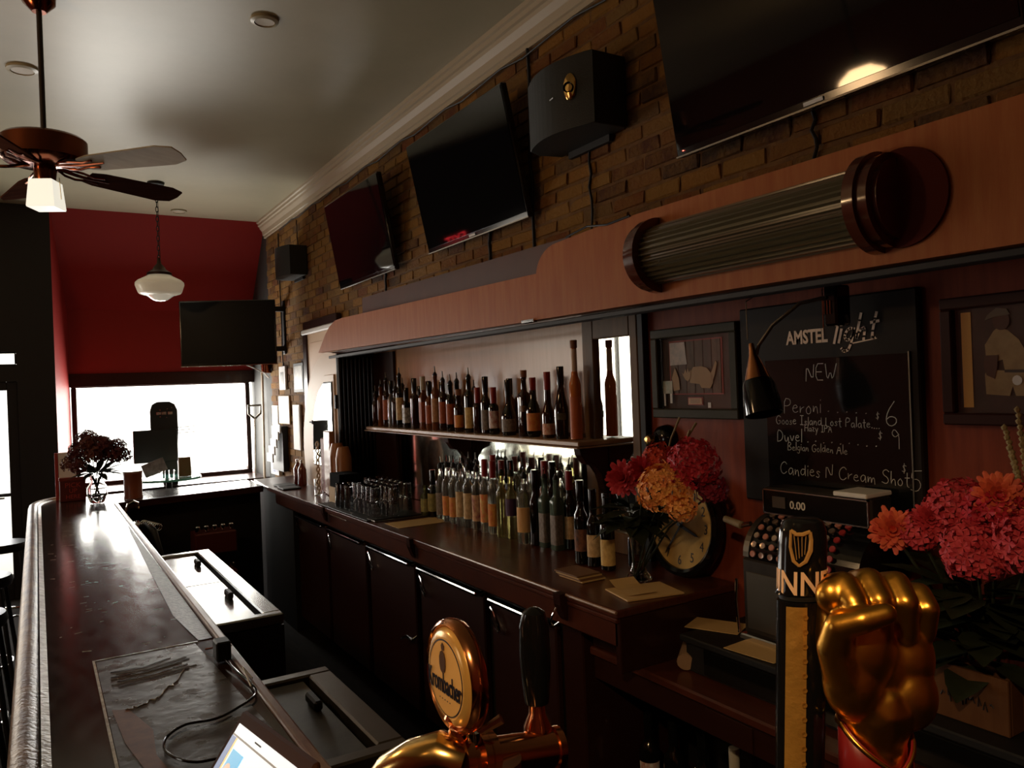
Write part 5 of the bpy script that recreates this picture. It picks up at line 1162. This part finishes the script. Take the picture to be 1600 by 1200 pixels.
# tablet : screen leans towards the viewer
TA, TB, TC_ = Vector((0.240,1.200,1.336)), Vector((0.260,0.954,1.359)), Vector((0.206,1.139,1.291))
xr = (TB - TA).normalized(); yu = (TA - TC_); yu = (yu - xr * yu.dot(xr)).normalized()
tm = frame(TA, xr, yu)
tp = thing('tablet', 'lit tablet screen showing a white page with blue picture, lower edge of view', 'tablet', tuple(TA))
bpy.context.view_layer.update()
def tpx(mb, name, m): mb.xf(Matrix.Translation(-TA) @ tm); return mb.build(name, m, tp)
tpx(MB().box(-.018, -.21, -.012, .27, .018, -.001, .004), 'tablet_case', mat('brown_case', (.05, .018, .010), .7, spec=.1))
pc = tm @ Vector((.13, -.11, -.012)); ft_ = Vector((pc.x + .01, pc.y + .06, 1.075))
MB().cyl(pc - TA, ft_ - TA, .012, n=12).box(ft_.x - TA.x - .07, ft_.y - TA.y - .08, ft_.z - TA.z - .003, ft_.x - TA.x + .05, ft_.y - TA.y + .06, ft_.z - TA.z + .006, .003).build('stand', M_blackmt, tp)
tpx(MB().box(0, -.19, -.001, .25, 0, .0005), 'screen_page', mat('screen_white', (.75, .76, .78), .3, emit=(.80, .84, .86), es=.75))
tpx(MB().box(.0, -.19, .0006, .017, -.017, .0012), 'side_bar', mat('screen_blue', (.1, .17, .35), .3, emit=(.12, .2, .42), es=.6))
tpx(MB().box(.019, -.19, .0006, .0225, -.017, .0014), 'yellow_line', mat('screen_yellow', (.8, .6, .2), .3, emit=(.9, .62, .2), es=.6))
tpx(MB().box(.0, -.0165, .0006, .25, -.014, .0010), 'rule_line', mat('screen_grey', (.4, .4, .42), .3))
tpx(MB().box(.030, -.075, .0008, .075, -.030, .0016), 'picture_block', mat('screen_cyan', (.1, .45, .7), .3, emit=(.1, .45, .75), es=.7))
tpx(MB().lathe([(0, 0), (.013, 0)], 20, (.045, -.060, .0019)), 'picture_spot', mat('screen_pink', (.8, .55, .4), .3, emit=(.85, .55, .4), es=.6))
tpx(MB().box(.085, -.008, .0008, .11, -.006, .0014), 'menu_mark', M_print)

# ================================================================ REGISTER AND BLACK DRAWER
dw = thing('cash_chest', 'long low black drawer chest under the old cash register', 'cash chest', (1.78, 1.30, .86))
MB().box(.012, -.62, 0, .36, .61, .115, .005).build('body', M_blackmt, dw)
MB().box(0, -.60, .012, .012, .52, .095, .004).build('drawer_front', M_blackgl, dw)
MB().box(-.006, -.63, .098, .37, .62, .12, .004).build('top_plate', M_blackmt, dw)
MB().lathe([(0, -.006), (.006, -.005), (.006, 0)], 12, (0, .22, .065), 'X').build('lock', M_chrome, dw, True)
M_reg = mat('register_metal', (.060, .050, .042), .38, metal=.5, noise=(.035, .03, .025), nscale=9, bump=.2)
rg_ = thing('cash_register', 'antique metal cash register with round keys and number window', 'cash register', (1.90, 1.56, .981))
MB().box(0, -.22, .02, .24, .195, .262, .008).build('body', M_reg, rg_)
MB().box(-.012, -.235, 0, .25, .205, .02, .004).build('base', M_chrome, rg_)
MB().box(-.004, -.2, .04, .0, .175, .22, .002).build('front_panel', M_steeld, rg_)
kb = [(0, .262)] + [(.14 - .14 * math.cos(a), .262 + .125 * math.sin(a)) for a in [PI / 2 * k / 12 for k in range(1, 13)]] + [(.24, .387), (.24, .262)]
kh_ = MB().prism(kb, .38, 'Y', -.22).build('keyboard_hood', M_blackgl, rg_)
MB().prism([(a - .004, b + .004) for a, b in kb], .022, 'Y', .162).build('side_band', M_steeld, rg_)
M_key = mat('key_cap', (.5, .2, .14), .35); M_keyr = mat('key_ring', (.55, .42, .34), .2, metal=.8); M_keyred = mat('key_red', (.35, .03, .03), .35)
for c in range(9):
    for r_ in range(7):
        a = R(8 + r_ * 12.5); y = .14 - c * .034
        cx_, cz_ = .14 - .14 * math.cos(a), .262 + .125 * math.sin(a); nx, nz = -math.cos(a), math.sin(a)
        mm = Matrix.Translation((cx_, y, cz_)) @ Vector((0, 0, 1)).rotation_difference(Vector((nx, 0, nz))).to_matrix().to_4x4()
        k_ = MB().lathe([(0, -.002), (.004, -.002), (.004, .006), (.0095, .007), (.0105, .010), (.0095, .0125), (0, .0115)], 12).xf(mm)
        k_.build('key', M_keyred if r_ > 5 or c > 7 else (M_keyr if (r_ + c) % 3 else M_key), kh_, True)
MB().box(.10, -.20, .387, .2, .185, .475, .006).build('display_housing', M_reg, rg_)
dwn = MB().box(.094, -.19, .395, .099, .175, .468, .002).build('display_window', M_blackgl, rg_)
for p in ((.092, -.195, .392, .10, .18, .396), (.092, -.195, .467, .10, .18, .471), (.092, .176, .392, .10, .18, .471), (.092, -.195, .392, .10, -.191, .471)): MB().box(*p).build('display_trim', M_steel, rg_)
put_text('display_digits', '0.00', .034, (.0925, .075, .418), (0, -1, 0), (0, 0, 1), mat('digit_white', (.75, .72, .66), .5), dwn, off=.0006)
MB().box(.090, .09, .415, .094, .14, .45).build('amount_flag', M_steeld, rg_)
MB().box(.08, -.20, .476, .20, -.09, .49, .003).build('receipt_paper', M_white, rg_)
MB().cyl((.05, .195, .36), (.05, .235, .35), .008, n=10).build('crank_axle', M_chrome, rg_); MB().cyl((.05, .235, .35), (.05, .305, .362), .013, .011, 12).build('crank_grip', mat('crank_grip', (.34, .26, .15), .5, bump=.4), rg_, True)
MB().tube([(-.01, .205, .02), (-.012, .212, .12), (-.008, .210, .19)], .005, 8).build('side_lever', M_chrome, rg_, True)
for i, (p, a) in enumerate((((1.953,1.866,0.983), 25), ((1.857,1.685,0.983), 5))):
    tag(MB().box(-.06, -.09, 0, .06, .09, .002).xf(Matrix.Rotation(R(a), 4, 'Z')).build('paper_slip', M_tan, None, loc=(p[0] - (.01 if i else .03), p[1] - (.04 if i else -.03), .982 )), 'tan paper slip on the black drawer, %s' % ['behind at left of the register', 'in front of the register'][i], 'paper')
cr_ = thing('wooden_crate', 'small wooden crate with faded dark stencil at lower right', 'crate', (1.84, 1.02, .981))
M_cr = mat('crate_wood', (.13, .06, .026), .7, spec=.1, noise=(.10, .042, .018), nscale=6, nstretch=(1, 5, 1))
MB().box(0, -.09, 0, .012, .09, .128, .002).build('side_board', M_cr, cr_); MB().box(.063, -.09, 0, .075, .09, .128, .002).build('side_board', M_cr, cr_)
MB().box(.012, -.09, 0, .063, -.078, .13, .002).build('end_board', M_cr, cr_); MB().box(.012, .078, 0, .063, .09, .13, .002).build('end_board', M_cr, cr_); MB().box(.012, -.078, 0, .063, .078, .01).build('bottom_board', M_cr, cr_)
rz = random.Random(9)
for k in range(9): MB().tube([(-.0008, .065 - k * .014 + rz.uniform(-.004, .004), .045 + rz.uniform(0, .02)), (-.0008, .06 - k * .014, .06 + rz.uniform(0, .02)), (-.0008, .055 - k * .014, .04 + rz.uniform(0, .02))], .0022, 4).build('stencil_mark', M_print, cr_)
for i, (y, col, cp2, lb2, hh) in enumerate(((1.70, 'dark', 'cap_black', 'cream', .30), (1.60, 'dark', 'cap_black', 'none', .31), (1.49, 'brown', 'cap_white', 'orange', .31), (1.37, 'amber', 'cap_red', 'none', .29), (1.80, 'dark', 'cap_black', 'whitered', .28))):
    bottle('wine_bottle', 1.85 , [2.05, 1.91, 1.77, 1.63, 2.18][i], .331, hh, .036, 'wine', col, cp2, lb2, '%s wine bottle under the low counter, %s' % (WORD[col], ['second from left', 'third from left', 'fourth from left', 'rightmost', 'leftmost'][i]), 'bottles under the low counter')

# ================================================================ BEER TAPS IN THE FOREGROUND
dt = thing('tap_tower', 'polished copper tap tower arm with pipe and collars', 'tap tower', (.41, .74, 1.07))
T0 = Vector((.41, .74, 1.07))
def rel(p): return Vector(p) - T0
a_, b_ = rel((0.382,0.762,1.411)), rel((0.497,0.751,1.399))
MB().cyl(a_, b_, .0215, n=24).build('cross_pipe', M_copper, dt, True)
MB().cyl(b_ - (b_ - a_).normalized() * .004, b_ + (b_ - a_).normalized() * .004, .024, n=24).build('pipe_end', M_copper, dt, True)
for u in (.02, .2, .27):
    c = a_.lerp(b_, u); d = (b_ - a_).normalized() * .005
    MB().cyl(c - d, c + d, .0285, n=28).build('collar', M_copper, dt, True)
MB().tube([a_, rel((0.364,0.774,1.419)), rel((0.344,0.798,1.408)), rel((0.323,0.822,1.392)), rel((0.311,0.841,1.368)), rel((0.303,0.846,1.328))], [.024, .026, .025, .021, .018, .015], 18).build('spout', M_brass, dt, True)
MB().cyl((.0, 0, 0.0), (.0, -.0, .345), .034, .03, 28).build('column', M_copper, dt, True)
MB().lathe([(.055, 0), (.055, .01), (.035, .03), (.0, .03)], 28).build('column_foot', M_copper, dt, True)
lv = MB().tube([rel((0.393,0.756,1.438)), rel((0.406,0.748,1.446)), rel((0.421,0.739,1.456))], [.006, .0045, .006], 8).build('small_lever', M_chrome, dt, True)
MB().lathe([(0, -.008), (.009, -.006), (.009, .006), (0, .008)], 14, tuple(rel((0.394,0.755,1.438)))).build('lever_nut', M_chrome, dt, True)
# round badge handle
kh = thing('beer_tap', 'round gold rimmed tap badge with dark lettering on a copper stem', 'beer tap', (.385, .772, 1.43))
MB().lathe([(.0001, -.028), (.016, -.024), (.014, 0), (.010, .018), (.016, .026), (.012, .034)], 20).build('stem', M_copper, kh, True)
zc_ = .072
KM = Matrix.Translation((0, 0, zc_)) @ Matrix.Scale(1.03, 4, (0, 0, 1))
MB().lathe([(0, .014), (.048, .013), (.058, .008), (.0605, 0), (.059, -.007), (.055, -.011), (.0525, -.008), (.0515, -.004)], 56, (0, 0, 0), 'X').xf(KM).build('rim', M_copper, kh, True, ang=60)
M_enam = mat('amber_enamel', (.95, .56, .18), .3, coat=.4, noise=(.90, .50, .15), nscale=9)
MB().lathe([(.0525, -.004), (.051, -.0095), (.046, -.0125), (.042, -.0135)], 56, (0, 0, 0), 'X').xf(KM).build('gold_ring', mat('gold_enamel', (.80, .46, .12), .25, metal=.35, coat=.4), kh, True, ang=60)
MB().lathe([(.042, -.0135), (.02, -.0148), (0, -.0152)], 56, (0, 0, 0), 'X').xf(KM).build('badge_face', M_enam, kh, True)
M_nav = mat('badge_ink', (.010, .012, .03), .3)
MB().lathe([(.0405, -.0139), (.0390, -.0142)], 56, (0, 0, 0), 'X').xf(KM).build('dark_ring', M_nav, kh)
kt = text_mesh('Krombacher', .031, ext=.0004, off=.0001, sx=.50, align='CENTER'); kt.transform(frame((-.0160, 0, zc_ - .016), (0, -1, 0), (0, 0, 1))); kt.materials.clear(); kt.materials.append(M_nav)
o = bpy.data.objects.new('lettering', kt); COL.objects.link(o); o.parent = kh
cm_ = MB(); cm_.prism([(-.005, .0), (-.007, .006), (-.007, .014), (-.004, .020), (0, .022), (.004, .020), (.007, .014), (.007, .006), (.005, 0), (0, -.003)], -.0006, 'X', -.0158)
cm_.prism([(-.0025, .022), (.0025, .022), (.0035, .027), (0, .0305), (-.0035, .027)], -.0006, 'X', -.0150)
cm_.xf(Matrix.Translation((0, .002, zc_ + .008))).build('crest', mat('crest_ink', (.10, .045, .02), .4), kh)
for k in range(5): MB().lathe([(0, -.0005), (.0009, 0)], 8, (-.0155, .012 - .006 * k, zc_ - .0235), 'X').build('small_letter', M_nav, kh)
# plain black handle
bh = thing('beer_tap', 'plain glossy black tap lever on a copper ferrule', 'beer tap', (0.481,0.761,1.406))
MB().lathe([(0, -.012), (.016, -.012), (.018, -.004), (.015, .004), (.0165, .012), (.0165, .02), (.010, .034), (.0095, .046), (.012, .048), (0, .048)], 24).build('ferrule', M_copper, bh, True)
MB().lathe([(0, .046), (.0135, .046), (.0150, .055), (.0175, .085), (.0182, .11), (.0172, .135), (.0135, .150), (.006, .155), (0, .156)], 28).build('grip', M_blackgl, bh, True)

# tall black and gold slab tap
sl = thing('beer_tap', 'tall black and gold tap slab with a harp emblem', 'beer tap', (0.430,0.347,1.557))
S_ = .52 / 1219.35
sl.rotation_euler = (0, R(-1.2), math.pi - .0) ; sl.rotation_euler = (0, 0, 0)
ux, vx, wx = rt0.copy(), up0.copy(), -fw
FM = Matrix((ux, vx, wx)).transposed().to_4x4()      # local x right, y up, z towards the room
def sbuild(mb, name, m, smooth=True, par=None, ang=40): mb.xf(FM); return mb.build(name, m, par or sl, smooth, ang=ang)
def ell(rx, rz, n=40): return [(math.cos(2 * PI * k / n) * rx, math.sin(2 * PI * k / n) * rz) for k in range(n)]
def column(prof, n=40, x_of=lambda y: 0):     # stack of ellipses (y, rx, rz)
    mb = MB(); rings = []
    for (y, rx, rz) in prof: rings.append([mb.bm.verts.new((x_of(y) + a, y, b)) for a, b in ell(rx, rz, n)])
    for A, B2 in zip(rings, rings[1:]):
        for k in range(n): mb.bm.faces.new((A[k], A[(k + 1) % n], B2[(k + 1) % n], B2[k]))
    mb.bm.faces.new(rings[0]); mb.bm.faces.new(rings[-1]); return mb
xo = lambda y: (y - .115) * .05 + .001
sbuild(column([(.117, .0175, .012), (.120, .0158, .0135), (.150, .0158, .0135), (.158, .0152, .013), (.1645, .0130, .011), (.1665, .010, .007)], 48, xo), 'black_head', M_blackgl)
sbuild(column([(.1135, .0148, .0118), (.1165, .0150, .0122)], 48, xo), 'neck_gap', M_blackmt)
sbuild(column([(-.03, .0160, .0105), (.108, .0165, .0112), (.1125, .0165, .0112), (.1132, .0150, .010)], 48, xo), 'black_body', M_blackgl)
gd = mat('gold_strip', (.62, .33, .07), .38, metal=.55, bump=.35, bscale=90, noise=(.5, .26, .05), nscale=30)
mb = MB(); rows = []
for k in range(20):
    y = -.03 + .14 * k / 19; row = []
    for j in range(7):
        a = R(-24 + 48 * j / 6) - R(26); row.append(mb.bm.verts.new((xo(y) + math.sin(a) * .0169, y, math.cos(a) * .0116)))
    rows.append(row)
for A, B2 in zip(rows, rows[1:]):
    for j in range(6): mb.bm.faces.new((A[j], A[j + 1], B2[j + 1], B2[j]))
sbuild(mb, 'gold_strip', gd)
mb = MB()
for k in range(14): mb.lathe([(.0006, 0), (.0018, .0004), (.0006, .0002)], 8, (xo(-.02 + k * .0095) - .0018, -.02 + k * .0095, .0118))
sbuild(mb, 'embossed_marks', mat('emboss', (.45, .22, .04), .4, metal=.5))
def wrap(me, y0, rx=.0161, rz=.0138, ph=0.0):
    for v in me.vertices:
        a = v.co.x / rx + ph; h = v.co.z; v.co = Vector((xo(y0 + v.co.y) + math.sin(a) * (rx + h), y0 + v.co.y, math.cos(a) * (rz + h)))
    me.transform(FM); return me
gm = text_mesh('GUINNESS', .0215, ext=.0002, off=.0003, align='CENTER', sx=.84)
bmx = bmesh.new(); bmx.from_mesh(gm); bmesh.ops.subdivide_edges(bmx, edges=[e for e in bmx.edges if e.calc_length() > .002], cuts=2); bmx.to_mesh(gm); bmx.free()
gm = wrap(gm, .1185, ph=-.58); gm.materials.clear(); gm.materials.append(mat('tan_letter', (.85, .55, .33), .35))
o = bpy.data.objects.new('lettering', gm); COL.objects.link(o); o.parent = sl
hb = MB()
def hp(pts, r): hb.tube([(a, b, .0005) for a, b in pts], r, 6)
hp([(-.0065, .023), (-.0068, .012), (-.0045, .003), (-.001, .0)], [.0009, .0011, .0012, .001])
hp([(-.001, 0), (.003, .003), (.0058, .010), (.0062, .017), (.0055, .022)], [.001, .0014, .0016, .0014, .0012])
hp([(-.0065, .023), (-.003, .0205), (.001, .0205), (.0055, .0225)], [.0011, .0014, .0015, .0011])
for k in range(4): hp([(-.0045 + .0025 * k, .0205), (-.0025 + .0016 * k, .004 + .0012 * k)], .00025)
me = bpy.data.meshes.new('harp'); bmesh.ops.recalc_face_normals(hb.bm, faces=hb.bm.faces[:]); hb.bm.to_mesh(me); hb.bm.free(); me = wrap(me, .1375, ph=-.36); me.materials.append(mat('harp_gold', (.62, .34, .10), .35, metal=.4))
o = bpy.data.objects.new('harp_emblem', me); COL.objects.link(o); o.parent = sl

# golden fist tap handle: one continuous hand, voxel fused
hd = thing('beer_tap', 'golden clenched fist beer tap with a red sleeve', 'beer tap', (0.452,0.310,1.565))
Q = .50 / 1219.35
def hpx(x, y, n=0.0): return Vector(((x - 1372) * Q, (1200 - y) * Q, n))
hm = MB()
def ball(x, y, n, rx, ry=None, rn=None):
    ry = ry or rx; rn = rn or rx; r = bmesh.ops.create_uvsphere(hm.bm, u_segments=20, v_segments=12, radius=1.0); c = hpx(x, y, n)
    for v in r['verts']: v.co = Vector((c.x + v.co.x * rx * Q, c.y + v.co.y * ry * Q, c.z + v.co.z * rn * Q))
def limb(pts, rad):
    # capsule chain: (x, y, n) in place, radii in the same unit
    for (a, b, ra, rb_) in zip(pts, pts[1:], rad, rad[1:]):
        A, B2 = hpx(*a), hpx(*b); n_ = max(3, int((B2 - A).length / (.35 * min(ra, rb_) * Q)))
        for k in range(n_ + 1):
            u = k / n_; c = A.lerp(B2, u); r_ = (ra + (rb_ - ra) * u) * Q
            q = bmesh.ops.create_icosphere(hm.bm, subdivisions=2, radius=r_)
            for v in q['verts']: v.co += c
# wrist, palm and back of the hand
limb([(1374, 1215, -.004), (1374, 1150, -.004), (1376, 1105, -.004)], [46, 48, 60])
limb([(1345, 1090, -.008), (1335, 1000, -.010), (1335, 940, -.012)], [42, 46, 40])
limb([(1405, 1090, -.010), (1415, 1000, -.014), (1418, 945, -.016)], [46, 44, 38])
limb([(1375, 1080, -.012), (1378, 960, -.014)], [48, 46])
ball(1332, 1058, .006, 46, 60, 36); ball(1422, 1085, .002, 44, 56, 38); ball(1350, 1010, .004, 52, 70, 40); ball(1424, 1030, -.002, 44, 60, 40); ball(1385, 1040, .0, 50, 70, 34)
# four folded fingers: knuckle, middle and end segments turned into the palm
limb([(1322, 925, -.014), (1326, 912, .004), (1330, 930, .014), (1340, 958, .012)], [24, 25, 22, 18])
limb([(1368, 922, -.016), (1370, 908, .000), (1372, 930, .012), (1374, 982, .010), (1374, 992, .002)], [24, 23, 21, 19, 16])
limb([(1412, 926, -.016), (1412, 914, .000), (1413, 935, .011), (1415, 985, .008), (1415, 993, .0)], [23, 22, 20, 18, 15])
limb([(1450, 942, -.018), (1450, 932, -.002), (1451, 948, .007), (1450, 988, .004), (1448, 996, -.003)], [20, 19, 18, 16, 13])
# thumb closing over the index finger
limb([(1318, 1050, .008), (1300, 1000, .012), (1303, 962, .018), (1330, 948, .026), (1362, 938, .028)], [32, 27, 23, 20, 17])
ball(1308, 925, .004, 26, 30, 24)
hme = bpy.data.meshes.new('fist'); hm.bm.transform(FM); hm.bm.to_mesh(hme); hm.bm.free()
ho = bpy.data.objects.new('fist', hme); COL.objects.link(ho); hme.materials.append(M_gold); ho.parent = hd
rm = ho.modifiers.new('fuse', 'REMESH'); rm.mode = 'VOXEL'; rm.voxel_size = .0011; rm.use_smooth_shade = True
s1 = ho.modifiers.new('soften', 'SMOOTH'); s1.factor = .5; s1.iterations = 22
# sleeve with a V shaped notch, gold piping along its edge
def sleeve(name, m, extra, ylo, yr, lift):
    mb = MB(); n_ = 40; rings = [[], []]
    for k in range(n_):
        a = 2 * PI * k / n_ ; d = abs(((a - PI / 2 + .25 + PI) % (2 * PI)) - PI) / PI   # 0 at the front
        top_y = 1188 - 62 * min(1, d * 1.9); 
        yt = top_y if ylo is None else top_y
        rings[0].append(mb.bm.verts.new(hpx(1374 + math.cos(a) * (56 + yr), 1215 + 40 if ylo is None else top_y + 7, -.004 + math.sin(a) * (54 + yr) * Q)))
        rings[1].append(mb.bm.verts.new(hpx(1374 + math.cos(a) * (54 + yr), top_y, -.004 + math.sin(a) * (52 + yr) * Q)))
    for k in range(n_): mb.bm.faces.new((rings[0][k], rings[0][(k + 1) % n_], rings[1][(k + 1) % n_], rings[1][k]))
    mb.xf(FM); o = mb.build(name, m, hd, True)
    sd = o.modifiers.new('thick', 'SOLIDIFY'); sd.thickness = .0012; return o
sleeve('red_sleeve', mat('red_lacquer', (.22, .012, .012), .35), 0, None, 0, 0)
sleeve('sleeve_piping', M_gold, 0, 1, 2.5, 0)
tbz = MB().cyl((0, -.02, 0), (0, -.10, 0), .02, n=20)
sbuild(tbz, 'handle_base', M_copper, True, hd)
tbz = MB().cyl((0, -.03, 0), (0, -.10, 0), .012, n=20); sbuild(tbz, 'handle_base', M_copper, True, sl)
# second tower that carries these two
t2 = thing('tap_tower', 'copper tap tower below the golden fist, under the lower edge of view', 'tap tower', (.44, .33, 1.07))
MB().cyl((0, 0, 0), (0, 0, .36), .03, n=24).build('column', M_copper, t2, True); MB().cyl((-.06, .06, .375), (.07, -.05, .375), .024, n=24).build('cross_pipe', M_copper, t2, True)

# ================================================================ CUSTOMER SIDE: stools, tables
M_st = mat('stool_black', (.012, .012, .012), .3)
def stool(x, y, rz, label):
    t = thing('bar_stool', label, 'stool', (x, y, 0), rz, 'bar stools')
    MB().lathe([(0, .72), (.17, .72), (.18, .75), (.17, .78), (0, .785)], 28).build('seat', M_st, t, True)
    for sx in (-1, 1):
        for sy in (-1, 1): MB().tube([(sx * .12, sy * .12, .72), (sx * .19, sy * .19, 0)], .013, 8).build('leg', M_st, t, True)
    MB().tube([(.165 * math.cos(a), .165 * math.sin(a), .25) for a in [2 * PI * k / 20 for k in range(21)]], .009, 6).build('foot_ring', M_chrome, t, True)
    for sy in (-1, 1): MB().tube([(-.15, sy * .14, .75), (-.19, sy * .15, 1.0), (-.20, sy * .10, 1.06)], .011, 8).build('back_post', M_chrome if sy < 0 else M_st, t, True)
    MB().tube([(-.20, -.13, 1.03), (-.235, 0, 1.04), (-.20, .13, 1.03)], .022, 8).build('back_rail', M_st, t, True)
    return t
for i, y in enumerate((2.7, 3.7, 4.7, 5.7, 7.0)): stool(-.335 if i < 4 else -.26, y, R(rc.uniform(-8, 8)), 'black bar stool along the armrest, %s' % ['nearest the camera', 'second from the camera', 'third from the camera', 'fourth from the camera', 'farthest from the camera'][i])
tbl = thing('dining_table', 'dark wooden table by the side window seen in the mirror', 'table', (-2.3, 7.2, 0))
MB().box(-.4, -.4, .72, .4, .4, .76, .01).build('table_top', mat('table_top_wood', (.35, .2, .1), .25), tbl); MB().cyl((0, 0, .02), (0, 0, .72), .05, n=12).build('pedestal', M_blackmt, tbl); MB().lathe([(0, 0), (.3, 0), (.28, .03), (0, .05)], 24).build('foot', M_blackmt, tbl)
def chair(x, y, rz, label):
    t = thing('dining_chair', label, 'chair', (x, y, 0), rz, 'chairs at the side window table')
    MB().box(-.2, -.2, .43, .2, .2, .46, .01).build('seat', M_panel, t)
    for sx in (-1, 1):
        MB().tube([(sx * .18, .18, 0), (sx * .18, .18, .43)], .016, 8).build('leg', M_panel, t); MB().tube([(sx * .18, -.18, 0), (sx * .18, -.19, .46), (sx * .17, -.24, .98)], .016, 8).build('leg', M_panel, t)
    for z_ in (.62, .75, .9): MB().box(-.17, -.24, z_, .17, -.215, z_ + .05, .006).build('back_slat', M_panel, t)
chair(-1.6, 7.0, R(75), 'slatted wooden chair on the bar side of the mirrored table'); chair(-2.2, 6.5, R(5), 'slatted wooden chair on the near side of the mirrored table')
